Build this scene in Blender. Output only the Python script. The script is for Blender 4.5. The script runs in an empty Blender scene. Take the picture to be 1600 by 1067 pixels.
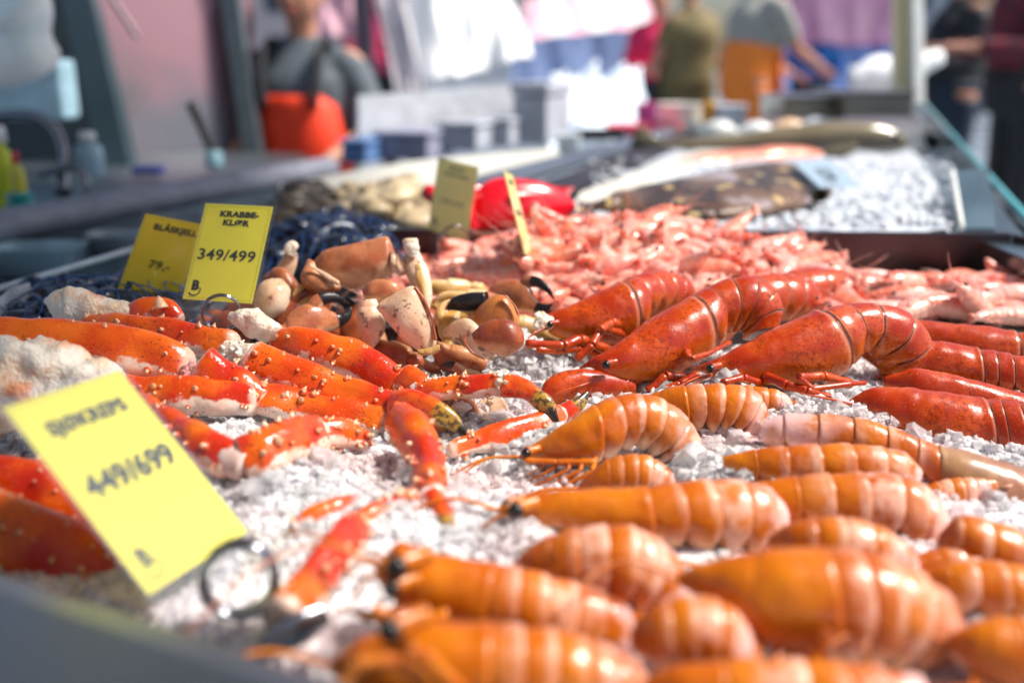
import bpy, math, random
from mathutils import Vector, Matrix, noise as mn
R = math.radians
random.seed(7)
S = bpy.context.scene
# ---------------------------------------------------------------- camera, world, sun, exposure
TH = R(15.6); H = 0.30; F = 1555.6
cam = bpy.data.cameras.new('camera'); camo = bpy.data.objects.new('camera', cam)
S.collection.objects.link(camo); S.camera = camo
camo.location = (0, 0, H); camo.rotation_euler = (R(90) - TH, 0, 0)
cam.lens = 35; cam.sensor_width = 36; cam.clip_start = .02; cam.clip_end = 500
cam.dof.use_dof = True; cam.dof.focus_distance = .90; cam.dof.aperture_fstop = 2.2; cam.dof.aperture_blades = 0
W = bpy.data.worlds.new('World'); S.world = W; W.use_nodes = True
wt = W.node_tree; bg = wt.nodes['Background']
sky = wt.nodes.new('ShaderNodeTexSky'); sky.sky_type = 'NISHITA'; sky.sun_disc = False
SUN_EL, SUN_ROT = 54, 92
sky.sun_elevation = R(SUN_EL); sky.sun_rotation = R(SUN_ROT); sky.air_density = 1.0; sky.dust_density = 3; sky.ozone_density = 1
wt.links.new(sky.outputs[0], bg.inputs[0]); bg.inputs[1].default_value = .08
sl = bpy.data.lights.new('sun', 'SUN'); sl.energy = 3.6; sl.angle = R(13); sl.color = (1, .93, .84)
so = bpy.data.objects.new('sun', sl); S.collection.objects.link(so)
sd = Vector((math.sin(R(SUN_ROT)) * math.cos(R(SUN_EL)), math.cos(R(SUN_ROT)) * math.cos(R(SUN_EL)), math.sin(R(SUN_EL))))
so.rotation_euler = sd.to_track_quat('Z', 'Y').to_euler()
S.view_settings.view_transform = 'Standard'; S.view_settings.look = 'None'
S.view_settings.exposure = .82; S.view_settings.gamma = 1
S.cycles.use_denoising = True
S.cycles.max_bounces = 10; S.cycles.transmission_bounces = 8; S.cycles.transparent_max_bounces = 12

# ---------------------------------------------------------------- projection helpers (photo pixels -> metres)
ST, CT = math.sin(TH), math.cos(TH)
def P(px, py, d):
    u = (px - 800) / F; v = (py - 533.5) / F
    return Vector((u * d, d * (CT - v * ST), H - d * (ST + v * CT)))
def dz(py, z=0.):
    return (H - z) / (ST + (py - 533.5) / F * CT)
def G(px, py, z=0.): return P(px, py, dz(py, z))
def lerp(a, b, t): return a + (b - a) * t
def cr(a, t):
    n = len(a) - 1
    if n == 0: return a[0]
    t = max(0, min(n, t)); i = min(int(t), n - 1); f = t - i
    p0 = a[i - 1] if i > 0 else a[i] * 2 - a[i + 1]
    p1, p2 = a[i], a[i + 1]
    p3 = a[i + 2] if i + 2 <= n else a[i + 1] * 2 - a[i]
    return 0.5 * ((p1 * 2) + (p2 - p0) * f + (p0 * 2 - p1 * 5 + p2 * 4 - p3) * f * f + (p1 * 3 - p0 - p2 * 3 + p3) * f ** 3)
def nz(p, f=1., seed=0.): return mn.noise(Vector((p[0] * f + seed, p[1] * f - seed * .7, p[2] * f + seed * 1.3)))

# ---------------------------------------------------------------- object helpers
OFF = {}
def tag(o, label=None, cat=None, group=None, kind=None):
    if label: o['label'] = label
    if cat: o['category'] = cat
    if group: o['group'] = group
    if kind: o['kind'] = kind
    return o
def thing(name, loc, label, cat, group=None):
    o = bpy.data.objects.new(name, None); S.collection.objects.link(o); o.location = loc; o.empty_display_size = .02
    OFF[o.name] = Vector(loc); return tag(o, label, cat, group)
class MB:
    def __init__(s): s.v = []; s.f = []; s.a = []
    def rings(s, rings, at, cap=(1, 1)):
        b = len(s.v); n = len(rings[0])
        for r, q in zip(rings, at): s.v += r; s.a += q
        for i in range(len(rings) - 1):
            for j in range(n):
                k = (j + 1) % n
                s.f.append((b + i * n + j, b + i * n + k, b + (i + 1) * n + k, b + (i + 1) * n + j))
        for e, on in ((0, cap[0]), (len(rings) - 1, cap[1])):
            if on:
                c = sum(rings[e], Vector()) / n; ci = len(s.v); s.v.append(c); s.a.append(at[e][0])
                for j in range(n):
                    k = (j + 1) % n; q = (b + e * n + j, b + e * n + k, ci)
                    s.f.append(q[::-1] if e == 0 else q)
        return s
    def ribs(s, rb, t0, t1, n, ns=28, mod=None, amp=0, fr=60, seed=0, cap=(1, 1), ts=None):
        """rb: list of (top, bottom, width ratio); a body spanned by its upper and lower outline"""
        T = [r[0] for r in rb]; B = [r[1] for r in rb]; Wd = [r[2] for r in rb]
        ts = ts or [(lerp(t0, t1, i / (n - 1)), 1., 0.) for i in range(n)]
        rs, at = [], []
        for (t, mul, mk) in ts:
            a, b = cr(T, t), cr(B, t); w = cr(Wd, t); e = .05
            c = (a + b) / 2; c2 = (cr(T, t + e) + cr(B, t + e)) / 2; c1 = (cr(T, t - e) + cr(B, t - e)) / 2
            u = (a - b) / 2; sd_ = u.cross(c2 - c1)
            sd_ = sd_.normalized() if sd_.length > 1e-12 else Vector((0, 1, 0))
            ring, q = [], []
            for j in range(ns):
                ph = 2 * math.pi * j / ns; m = mul * (mod(t, ph) if mod else 1)
                p = c + (u * math.cos(ph) + sd_ * (u.length * w * math.sin(ph))) * m
                if amp: p = p + (p - c).normalized() * amp * nz(p, fr, seed)
                ring.append(p); q.append((t, .5 + .5 * math.cos(ph), mk))
            rs.append(ring); at.append(q)
        return s.rings(rs, at, cap)
    def tube(s, pts, rad, n=16, ns=12, amp=0, fr=80, seed=0, cap=(1, 1), flat=1., up=Vector((0, 0, 1)), al=(0, 1), mk=0, poly=0, rnd=0):
        rad = list(rad)
        if len(rad) == 1: rad = rad * len(pts)
        rs, at = [], []; m = len(pts) - 1
        for i in range(n):
            f_ = i / (n - 1)
            if rnd: f_ = .5 - .5 * math.cos(math.pi * f_) if rnd == 2 else lerp(f_, .5 - .5 * math.cos(math.pi * f_), .6)
            t = m * f_; c = cr(pts, t); tn = cr(pts, t + .05) - cr(pts, t - .05)
            if tn.length < 1e-9: tn = pts[-1] - pts[0]
            tn.normalize(); sd_ = tn.cross(up)
            if sd_.length < .05: sd_ = tn.cross(Vector((1, 0, 0)))
            sd_.normalize(); u = sd_.cross(tn); r = max(cr(rad, t), 1e-5)
            if rnd: e_ = min(1, f_ / .055, (1 - f_) / .055); r *= .35 + .65 * math.sqrt(max(0, 1 - (1 - e_) ** 2))
            ring, q = [], []
            for j in range(ns):
                ph = 2 * math.pi * j / ns
                rr = r * (1 + poly * math.cos(3 * ph))
                p = c + u * (rr * math.cos(ph)) + sd_ * (rr * flat * math.sin(ph))
                if amp: p = p + (p - c).normalized() * amp * nz(p, fr, seed)
                ring.append(p); q.append((lerp(al[0], al[1], f_), .5 + .5 * math.cos(ph), mk))
            rs.append(ring); at.append(q)
        return s.rings(rs, at, cap)
    def ball(s, c, r, n=8, ns=10, amp=0, fr=60, seed=0, mk=0, M=None):
        rx = r if hasattr(r, '__len__') else (r, r, r); rs, at = [], []
        for i in range(1, n):
            th = math.pi * i / n; ring, q = [], []
            for j in range(ns):
                ph = 2 * math.pi * j / ns
                p = Vector((rx[0] * math.sin(th) * math.cos(ph), rx[1] * math.sin(th) * math.sin(ph), -rx[2] * math.cos(th)))
                if amp: p *= 1 + amp * nz(p + Vector(c), fr, seed) + amp * .5 * nz(p + Vector(c), fr * 2.3, seed)
                if M: p = M @ p
                ring.append(Vector(c) + p); q.append((i / n, i / n, mk))
            rs.append(ring); at.append(q)
        return s.rings(rs, at)
    def box(s, c, d, M=None, mk=0):
        b = len(s.v)
        for x in (-1, 1):
            for y in (-1, 1):
                for z in (-1, 1):
                    p = Vector((x * d[0] / 2, y * d[1] / 2, z * d[2] / 2))
                    s.v.append(Vector(c) + (M @ p if M else p)); s.a.append((0, 0, mk))
        for f in ((0, 1, 3, 2), (4, 6, 7, 5), (0, 4, 5, 1), (2, 3, 7, 6), (0, 2, 6, 4), (1, 5, 7, 3)): s.f.append(tuple(b + i for i in f))
        return s
    def slab(s, q, th, nrm=None):
        """solid plate from a ring of points, thickened against its normal"""
        n = len(q); b = len(s.v)
        nn = nrm or (q[1] - q[0]).cross(q[2] - q[0]).normalized()
        s.v += [Vector(p) for p in q] + [p - nn * th for p in q]; s.a += [(0, 1, 0)] * n + [(0, 0, 0)] * n
        s.f.append(tuple(b + i for i in range(n))); s.f.append(tuple(b + n + i for i in reversed(range(n))))
        for i in range(n):
            k = (i + 1) % n; s.f.append((b + i, b + n + i, b + n + k, b + k))
        return s
    def build(s, name, mat, parent=None, smooth=True, bevel=0, label=None, cat=None, group=None, kind=None, mods=None):
        me = bpy.data.meshes.new(name); off = Vector()
        if parent is not None: off = OFF[parent.name]
        me.from_pydata([v - off for v in s.v], [], s.f)
        ca = me.attributes.new('dat', 'FLOAT_VECTOR', 'POINT')
        ca.data.foreach_set('vector', [x for q in s.a for x in q])
        me.materials.append(mat); o = bpy.data.objects.new(name, me); S.collection.objects.link(o)
        if parent is not None: o.parent = parent
        OFF[o.name] = off
        if smooth: me.polygons.foreach_set('use_smooth', [True] * len(me.polygons))
        if bevel:
            b = o.modifiers.new('bevel', 'BEVEL'); b.width = bevel; b.segments = 2; b.limit_method = 'ANGLE'
        if mods == 'fuse':
            r = o.modifiers.new('fuse', 'REMESH'); r.mode = 'VOXEL'; r.voxel_size = .014; r.use_smooth_shade = True
            m_ = o.modifiers.new('smooth', 'SMOOTH'); m_.factor = .5; m_.iterations = 6
        me.update()
        return tag(o, label, cat, group, kind)
def copy_thing(root, M, label=None, group=None):
    c = root.copy(); S.collection.objects.link(c); c.matrix_world = M
    if label: c['label'] = label
    if group: c['group'] = group
    for ch in root.children:
        d = ch.copy(); S.collection.objects.link(d); d.parent = c
    return c

# ---------------------------------------------------------------- materials
class N:
    def __init__(s, name):
        s.m = bpy.data.materials.new(name); s.m.use_nodes = True; s.t = s.m.node_tree
        s.b = s.t.nodes['Principled BSDF']; s.tc = None
    def n(s, k, **kw):
        x = s.t.nodes.new(k)
        for a, b in kw.items(): setattr(x, a, b)
        return x
    def put(s, sock, v):
        if isinstance(v, bpy.types.NodeSocket): s.t.links.new(v, sock)
        elif v is not None:
            if hasattr(v, '__len__') and len(v) == 3 and sock.type == 'RGBA': v = (*v, 1)
            sock.default_value = v
    def co(s):
        if not s.tc: s.tc = s.n('ShaderNodeTexCoord').outputs['Object']
        return s.tc
    def attr(s):
        a = s.n('ShaderNodeAttribute', attribute_name='dat'); q = s.n('ShaderNodeSeparateXYZ'); s.put(q.inputs[0], a.outputs['Vector'])
        return q.outputs[0], q.outputs[1], q.outputs[2]
    def noise(s, sc, det=3, rough=.5, dist=0, vec=None):
        x = s.n('ShaderNodeTexNoise'); s.put(x.inputs['Vector'], vec or s.co()); x.inputs['Scale'].default_value = sc
        x.inputs['Detail'].default_value = det; x.inputs['Roughness'].default_value = rough; x.inputs['Distortion'].default_value = dist
        return x.outputs['Fac']
    def vor(s, sc, feat='F1', vec=None, out='Distance'):
        x = s.n('ShaderNodeTexVoronoi', feature=feat); s.put(x.inputs['Vector'], vec or s.co()); x.inputs['Scale'].default_value = sc
        return x.outputs[out]
    def rand(s): return s.n('ShaderNodeObjectInfo').outputs['Random']
    def ma(s, op, a, b=0., c=0.):
        x = s.n('ShaderNodeMath', operation=op)
        for i, v in enumerate((a, b, c)): s.put(x.inputs[i], v)
        return x.outputs[0]
    def ss(s, x, a, b, lo=0., hi=1.):
        r = s.n('ShaderNodeMapRange', interpolation_type='SMOOTHSTEP'); s.put(r.inputs['Value'], x)
        for k, v in (('From Min', a), ('From Max', b), ('To Min', lo), ('To Max', hi)): r.inputs[k].default_value = v
        return r.outputs['Result']
    def mix(s, f, a, b, mode='MIX'):
        x = s.n('ShaderNodeMix', data_type='RGBA', blend_type=mode); s.put(x.inputs[0], f); s.put(x.inputs[6], a); s.put(x.inputs[7], b)
        return x.outputs[2]
    def bump(s, h, st=.5, d=.001):
        x = s.n('ShaderNodeBump'); s.put(x.inputs['Height'], h); x.inputs['Strength'].default_value = st; x.inputs['Distance'].default_value = d
        s.t.links.new(x.outputs[0], s.b.inputs['Normal']); return s
    def out(s, col=None, rough=None, **kw):
        s.put(s.b.inputs['Base Color'], col); s.put(s.b.inputs['Roughness'], rough)
        for k, v in kw.items(): s.put(s.b.inputs[k.replace('_', ' ')], v)
        return s.m
def plain(name, col, rough=.5, var=.15, sc=20, bump=0, **kw):
    a = N(name); c = a.mix(a.ss(a.noise(sc, 4), .3, .7), tuple(x * (1 - var) for x in col), tuple(min(1, x * (1 + var)) for x in col))
    if bump: a.bump(a.noise(sc * 4, 4), .6, bump)
    return a.out(c, a.ss(a.noise(sc * 1.7, 2), .3, .7, max(0, rough - .08), min(1, rough + .08)), **kw)

def mat_lobster():
    a = N('boiled_lobster_shell'); al, ar, mk = a.attr()
    base = a.mix(a.ss(a.noise(28, 4), .35, .65), (.37, .024, .003), (.53, .070, .006))
    base = a.mix(a.ss(ar, .55, .1), base, (.58, .13, .010))
    base = a.mix(a.ss(a.noise(9, 2), .52, .66, 0, .55), base, (.45, .02, .012))
    sp = a.ma('MULTIPLY', a.ss(a.noise(260, 3, .65), .50, .58), a.ss(a.noise(30, 2), .36, .56))
    base = a.mix(a.ma('MULTIPLY', sp, .6), base, (.16, .010, .003))
    base = a.mix(a.ma('MULTIPLY', a.ss(a.noise(600, 2), .66, .72), .5), base, (.75, .35, .16))
    base = a.mix(a.ss(mk, .03, .3, 0, .35), base, (.75, .35, .2))
    base = a.mix(a.ss(mk, .3, .75, 0, .92), base, (.06, .015, .012))
    a.bump(a.ma('ADD', a.noise(500, 3), a.ma('MULTIPLY', a.noise(60, 2), 1.5)), .2, .0012)
    return a.out(base, a.ss(a.noise(90, 3), .35, .7, .15, .36), Coat_Weight=.12, Coat_Roughness=.08, Specular_IOR_Level=.38)
def mat_lango():
    a = N('langoustine_shell'); al, ar, mk = a.attr()
    base = a.mix(a.ss(a.noise(22, 3), .35, .65), (.45, .090, .002), (.60, .175, .006))
    base = a.mix(a.ss(a.noise(12, 2), .5, .68, 0, .6), base, (.62, .11, .015))
    # attribute x > 100 : tail; fraction gives the place inside one ring of the tail
    fr = a.ma('FRACT', al)
    wob = a.ma('ADD', fr, a.ma('MULTIPLY', a.ma('SUBTRACT', a.noise(70, 2), .5), .35))
    band = a.ma('MULTIPLY', a.ss(wob, .62, .78), a.ss(wob, 1.02, .93))
    tailm = a.ss(al, 100, 101.5, .0, 1.); rnd_ = a.rand()
    band = a.ma('MULTIPLY', band, tailm); seg = a.ma('FLOOR', al); wide = a.ss(a.ma('SINE', a.ma('ADD', a.ma('MULTIPLY', seg, 2.7), a.ma('MULTIPLY', rnd_, 9.))), .45, .8)
    wide = a.ma('MULTIPLY', a.ma('MULTIPLY', wide, tailm), a.ss(a.noise(60, 3), .36, .6))
    base = a.mix(a.ma('MULTIPLY', band, a.ss(a.noise(40, 3), .35, .65, .15, .7)), base, (.80, .50, .38))
    base = a.mix(a.ma('MULTIPLY', wide, .8), base, (.80, .46, .34))
    end = a.ma('MULTIPLY', a.ss(al, 102.4, 105.6), a.ss(a.noise(48, 3), .38, .56))
    base = a.mix(end, base, (.86, .52, .50))
    base = a.mix(a.ma('MULTIPLY', a.ss(ar, .3, .05), .55), base, (.82, .6, .42))
    base = a.mix(a.ss(mk, .4, 1, 0, .6), base, (.45, .12, .02))
    a.bump(a.ma('ADD', a.noise(240, 3), a.ma('MULTIPLY', a.noise(70, 2), 1.5)), .4, .0012)
    return a.out(base, a.ss(a.noise(120, 3), .3, .7, .2, .4), Coat_Weight=.15, Coat_Roughness=.08, Specular_IOR_Level=.4, Subsurface_Weight=.06, Subsurface_Radius=(.008, .003, .001), Subsurface_Scale=1.)
def mat_lango_pale():
    a = N('pale_langoustine_shell'); al, ar, mk = a.attr()
    b = a.mix(a.ss(a.noise(40, 3), .35, .65), (.24, .11, .04), (.42, .23, .11))
    b = a.mix(a.ss(a.noise(15, 2), .5, .62, 0, .7), b, (.34, .13, .07))
    a.bump(a.noise(200, 3), .3, .001)
    return a.out(b, .32, Coat_Weight=.4, Coat_Roughness=.15, Subsurface_Weight=.15, Subsurface_Radius=(.008, .004, .002), Subsurface_Scale=1.)
def mat_king(white=.42, name='king_crab_shell'):
    a = N(name); al, ar, mk = a.attr()
    base = a.mix(a.ss(a.noise(24, 3), .35, .65), (.62, .055, .004), (.76, .14, .008))
    base = a.mix(a.ss(a.noise(16, 2), .5, .62, 0, .85), base, (.52, .014, .006))
    cream = a.mix(a.ss(a.noise(50, 3), .35, .65), (.80, .66, .55), (.84, .50, .38))
    w = a.ma('ADD', ar, a.ma('MULTIPLY', a.ma('SUBTRACT', a.noise(38, 4, .6), .5), .9))
    base = a.mix(a.ss(w, white, white - .10), base, cream)
    base = a.mix(a.ss(a.ma('ADD', a.ma('ABSOLUTE', a.ma('SUBTRACT', al, .5)), a.ma('MULTIPLY', a.noise(90, 2), .1)), .49, .53, 0, .85), base, cream)
    base = a.mix(a.ss(mk, .3, .8, 0, .85), base, (.82, .56, .34))
    sp = a.ma('MULTIPLY', a.ss(a.noise(420, 2, .6), .60, .65), a.ss(a.noise(40, 2), .44, .58))
    base = a.mix(a.ma('MULTIPLY', sp, .85), base, (.10, .03, .01))
    base = a.mix(a.ma('MULTIPLY', a.ss(a.vor(260), .16, .1), .35), base, (.9, .5, .2))
    a.bump(a.ma('ADD', a.noise(300, 3), a.ma('MULTIPLY', a.noise(60, 2), 2)), .4, .0012)
    return a.out(base, a.ss(a.noise(70, 3), .35, .7, .14, .36), Coat_Weight=.25, Coat_Roughness=.06, Subsurface_Weight=.04, Subsurface_Radius=(.008, .002, .001), Subsurface_Scale=1.)
def mat_finger():
    a = N('king_crab_claw_tip'); al, ar, mk = a.attr()
    base = a.mix(a.ss(a.noise(90, 3), .4, .6), (.62, .03, .006), (.74, .10, .01))
    w = a.ma('ADD', al, a.ma('MULTIPLY', a.ma('SUBTRACT', a.noise(120, 3), .5), .3))
    base = a.mix(a.ss(w, .42, .6), base, a.mix(a.ss(a.noise(250, 2), .45, .6), (.42, .24, .03), (.10, .06, .02)))
    base = a.mix(a.ss(w, .74, .86), base, (.015, .012, .01))
    base = a.mix(a.ss(ar, .25, .1, 0, .6), base, (.75, .4, .2))
    sp = a.ss(a.noise(420, 2, .6), .62, .67)
    base = a.mix(a.ma('MULTIPLY', sp, .7), base, (.08, .03, .01))
    a.bump(a.noise(250, 3), .4, .001)
    return a.out(base, .24, Coat_Weight=.5, Coat_Roughness=.12)
def mat_crab(name, c1, c2, c3, dark=.0):
    a = N(name); al, ar, mk = a.attr()
    base = a.mix(a.ss(a.noise(45, 4), .35, .65), c1, c2)
    base = a.mix(a.ss(a.ma('ADD', ar, a.ma('MULTIPLY', a.ma('SUBTRACT', a.noise(40, 3), .5), .6)), .4, .15), base, c3)
    base = a.mix(a.ss(a.noise(22, 3, .6), .5, .64, 0, .75), base, tuple(q_ * .62 for q_ in c1))
    sp = a.ss(a.noise(300, 2, .6), .6, .7)
    base = a.mix(a.ma('MULTIPLY', sp, .5), base, (.2, .06, .025))
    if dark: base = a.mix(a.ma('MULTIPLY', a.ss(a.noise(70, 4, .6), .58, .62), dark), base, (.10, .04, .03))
    base = a.mix(a.ss(a.ma('ADD', mk, a.ma('MULTIPLY', a.ma('SUBTRACT', a.noise(160, 2), .5), .3)), .45, .6), base, (.012, .011, .013))
    a.bump(a.ma('ADD', a.noise(350, 3), a.ma('MULTIPLY', a.noise(70, 2), 1.5)), .3, .0012)
    return a.out(base, a.ss(a.noise(80, 2), .35, .7, .2, .5), Coat_Weight=.15, Coat_Roughness=.1, Specular_IOR_Level=.4, Subsurface_Weight=.06, Subsurface_Radius=(.006, .003, .001), Subsurface_Scale=1.)
def mat_meat():
    a = N('crab_meat'); b = a.mix(a.ss(a.noise(45, 4), .4, .65), (.84, .78, .68), (.80, .60, .42))
    b = a.mix(a.ss(a.noise(28, 3), .58, .7, 0, .8), b, (.78, .27, .08))
    b = a.mix(a.ss(a.noise(120, 3), .66, .72, 0, .6), b, (.35, .2, .06))
    a.bump(a.ma('ADD', a.noise(90, 4), a.noise(300, 3)), .8, .003)
    return a.out(b, .35, Subsurface_Weight=.25, Subsurface_Radius=(.01, .006, .004), Subsurface_Scale=1., Coat_Weight=.2)
def mat_shrimp():
    a = N('cooked_prawn_shell'); al, ar, mk = a.attr(); r = a.rand()
    fr = a.ma('FRACT', a.ma('MULTIPLY', al, 7.))
    b = a.mix(a.ss(a.noise(60, 3), .4, .62), (.80, .13, .075), (.86, .33, .25))
    b = a.mix(a.ma('MULTIPLY', a.ss(fr, .55, .9), .5), b, (.86, .6, .54))
    b = a.mix(a.ss(r, .3, .9, 0, .65), b, (.84, .52, .46))
    b = a.mix(a.ss(a.ma('FRACT', a.ma('MULTIPLY', r, 7.3)), .6, .9, 0, .5), b, (.78, .16, .05))
    b = a.mix(a.ss(ar, .32, .1, 0, .7), b, (.85, .5, .38))
    a.bump(a.noise(250, 3), .4, .001)
    return a.out(b, .27, Coat_Weight=.3, Coat_Roughness=.15, Subsurface_Weight=.15, Subsurface_Radius=(.006, .002, .002), Subsurface_Scale=1.)
def mat_ice(name, tr=.55, tint=(.80, .80, .85)):
    a = N(name); al, ar, mk = a.attr()
    st = a.ss(a.noise(5.5, 2), .42, .64, 0, .42)
    c = a.mix(st, tint, (.90, .58, .56))
    a.bump(a.ma('ADD', a.noise(180, 3), a.ma('MULTIPLY', a.noise(500, 2), .5)), .5, .0015)
    t = a.ss(mk, .1, .8, tr * .55, min(1, tr * 1.6))
    return a.out(c, a.ss(a.noise(120, 2), .3, .7, .06, .22), Transmission_Weight=t, IOR=1.31, Subsurface_Weight=.4, Subsurface_Radius=(.008, .008, .009), Subsurface_Scale=1.)
def mat_snow():
    a = N('crushed_ice_bed'); st = a.ss(a.noise(5.5, 2), .42, .64, 0, .42)
    c = a.mix(st, (.84, .85, .90), (.84, .50, .48))
    a.bump(a.ma('ADD', a.vor(170), a.noise(260, 3)), .9, .004)
    return a.out(c, .22, Subsurface_Weight=.3, Subsurface_Radius=(.01, .01, .012), Subsurface_Scale=1.)
def mat_steel(name, col=(.42, .43, .45), rough=.3, sc=(4, 120, 4), met=1.):
    a = N(name); mp = a.n('ShaderNodeMapping'); a.put(mp.inputs[0], a.co()); mp.inputs['Scale'].default_value = sc
    g = a.noise(6, 4, .6, vec=mp.outputs[0])
    c = a.mix(a.ss(a.noise(3, 4), .35, .7), col, tuple(x * .72 for x in col))
    a.bump(g, .15, .001)
    return a.out(c, a.ma('ADD', a.ma('MULTIPLY', g, .15), rough - .07), Metallic=met)
def mat_clear(name, col=(1, 1, 1), rough=.02, haze=.08, gloss=1.):
    a = N(name); t = a.t
    tr = a.n('ShaderNodeBsdfTransparent'); tr.inputs[0].default_value = (*col, 1)
    gl = a.n('ShaderNodeBsdfGlossy'); gl.inputs['Roughness'].default_value = rough
    fr = a.n('ShaderNodeFresnel'); fr.inputs[0].default_value = 1.45
    df = a.n('ShaderNodeBsdfDiffuse'); df.inputs[0].default_value = (.75, .8, .85, 1)
    m1 = a.n('ShaderNodeMixShader'); m1.inputs[0].default_value = haze; t.links.new(tr.outputs[0], m1.inputs[1]); t.links.new(df.outputs[0], m1.inputs[2])
    m2 = a.n('ShaderNodeMixShader'); t.links.new(a.ma('MULTIPLY', fr.outputs[0], gloss), m2.inputs[0])
    t.links.new(m1.outputs[0], m2.inputs[1]); t.links.new(gl.outputs[0], m2.inputs[2])
    t.links.new(m2.outputs[0], t.nodes['Material Output'].inputs[0]); return a.m

M_LOB = mat_lobster(); M_LAN = mat_lango(); M_LANP = mat_lango_pale(); M_KING = mat_king(.49); M_KINGW = mat_king(.62, 'king_crab_shell_pale'); M_KINGH = mat_king(.54, 'king_crab_shell_half'); M_FING = mat_finger()
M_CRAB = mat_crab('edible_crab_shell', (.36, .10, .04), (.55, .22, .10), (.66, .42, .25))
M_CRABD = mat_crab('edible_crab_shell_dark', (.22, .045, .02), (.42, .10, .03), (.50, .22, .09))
M_CRABP = mat_crab('edible_crab_shell_cream', (.68, .40, .24), (.74, .52, .36), (.76, .60, .44), .7)
M_CRABY = mat_crab('edible_crab_shell_yellow', (.58, .30, .07), (.66, .42, .16), (.7, .5, .26))
M_MEAT = mat_meat(); M_SHR = mat_shrimp()
M_ICE = mat_ice('ice_chip', .42, (.97, .97, .99)); M_SNOW = mat_snow()
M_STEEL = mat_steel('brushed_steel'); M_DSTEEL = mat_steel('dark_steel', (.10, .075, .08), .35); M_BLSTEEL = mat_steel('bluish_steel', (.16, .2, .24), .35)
M_CHROME = mat_steel('polished_wire', (.27, .28, .31), .14)
M_BLACK = plain('black_gloss', (.012, .011, .012), .15, .3, 60)
M_PILE_SHADE = plain('pile_shade_brown', (.12, .03, .012), .4)
def mat_card(name, col):
    a = N(name); c = a.mix(a.ss(a.noise(25, 3), .35, .65), tuple(x * .94 for x in col), col); t = a.t
    d = a.n('ShaderNodeBsdfTranslucent'); a.put(d.inputs[0], c); a.out(c, .45)
    m = a.n('ShaderNodeMixShader'); m.inputs[0].default_value = .22; t.links.new(a.b.outputs[0], m.inputs[1]); t.links.new(d.outputs[0], m.inputs[2])
    t.links.new(m.outputs[0], t.nodes['Material Output'].inputs[0]); return a.m
M_YEL = mat_card('yellow_card', (.95, .88, .06))
M_YELD = mat_card('deep_yellow_card', (.97, .80, .02))
M_INK = plain('black_print', (.012, .022, .012), .5)
M_LINE = plain('green_print', (.22, .34, .03), .5)
M_SLEEVE = mat_clear('laminate_film', (1, 1, 1), .06, .02, .2)
M_GLASS = mat_clear('display_glass', (.86, .95, .96), .01, .05)

# ---------------------------------------------------------------- counter, trays, ice
gb = MB()   # floor of the market
gb.v = [Vector((-60, -30, -1.05)), Vector((60, -30, -1.05)), Vector((60, 120, -1.05)), Vector((-60, 120, -1.05))]; gb.a = [(0, 0, 0)] * 4; gb.f = [(0, 1, 2, 3)]
a = N('wet_paving'); c = a.mix(a.ss(a.noise(.8, 4), .35, .65), (.16, .2, .25), (.30, .35, .40)); a.bump(a.noise(9, 4), .3, .02)
gb.build('ground', a.out(c, a.ss(a.noise(1.3, 3), .4, .6, .12, .4)), smooth=False, kind='structure')

pv = MB(); pv.box((0, 64.6, -.915), (120, 120, .27)); pv.box((31.3, 0, -.915), (60, 9.19, .27))
pv.build('pavement', a.m, smooth=False, kind='structure')
a = N('light_canopy_cloth'); tl_ = a.n('ShaderNodeBsdfTranslucent'); df_ = a.n('ShaderNodeBsdfDiffuse'); mx_ = a.n('ShaderNodeMixShader'); cc_ = a.mix(a.ss(a.noise(2, 3), .3, .7), (.42, .40, .40), (.50, .47, .46))
for n_ in (tl_, df_): a.put(n_.inputs[0], cc_)
mx_.inputs[0].default_value = .45; a.t.links.new(df_.outputs[0], mx_.inputs[1]); a.t.links.new(tl_.outputs[0], mx_.inputs[2]); a.t.links.new(mx_.outputs[0], a.t.nodes['Material Output'].inputs[0])
t = thing('light_canopy', (0, -.9, 1.25), 'unseen light-shaping cloth over the near end of the stall, above the camera', 'light_canopy')  # unseen cloth, cut and toned to dim sky reflections and admit sun
b = MB(); rs = []
for i in range(21):
    x = lerp(-1.5, .5, i / 20); z_ = 1.42 - .05 * abs(x) / 2.4 - .02 * math.sin(i * 1.7)
    rs.append([Vector((x, -3.2, z_ - .25)), Vector((x, 2.5, z_)), Vector((x, 2.5, z_ - .12)), Vector((x, 2.496, z_ - .12)), Vector((x, 2.496, z_ - .004)), Vector((x, -3.2, z_ - .254))])
b.rings(rs, [[(0, 0, 0)] * 6] * 21); b.build('cloth', a.m, t)
for sx in (-1.45, .47):
    b = MB(); b.tube([Vector((sx, -3.1, -1.05)), Vector((sx, -3.1, 1.1))], [.025], 3, 10); b.build('pole', M_STEEL, t)
    b = MB(); b.tube([Vector((sx, -3.1, 1.06)), Vector((sx, 2.45, 1.27))], [.02], 3, 10); b.build('side_bar', M_STEEL, t)

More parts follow.
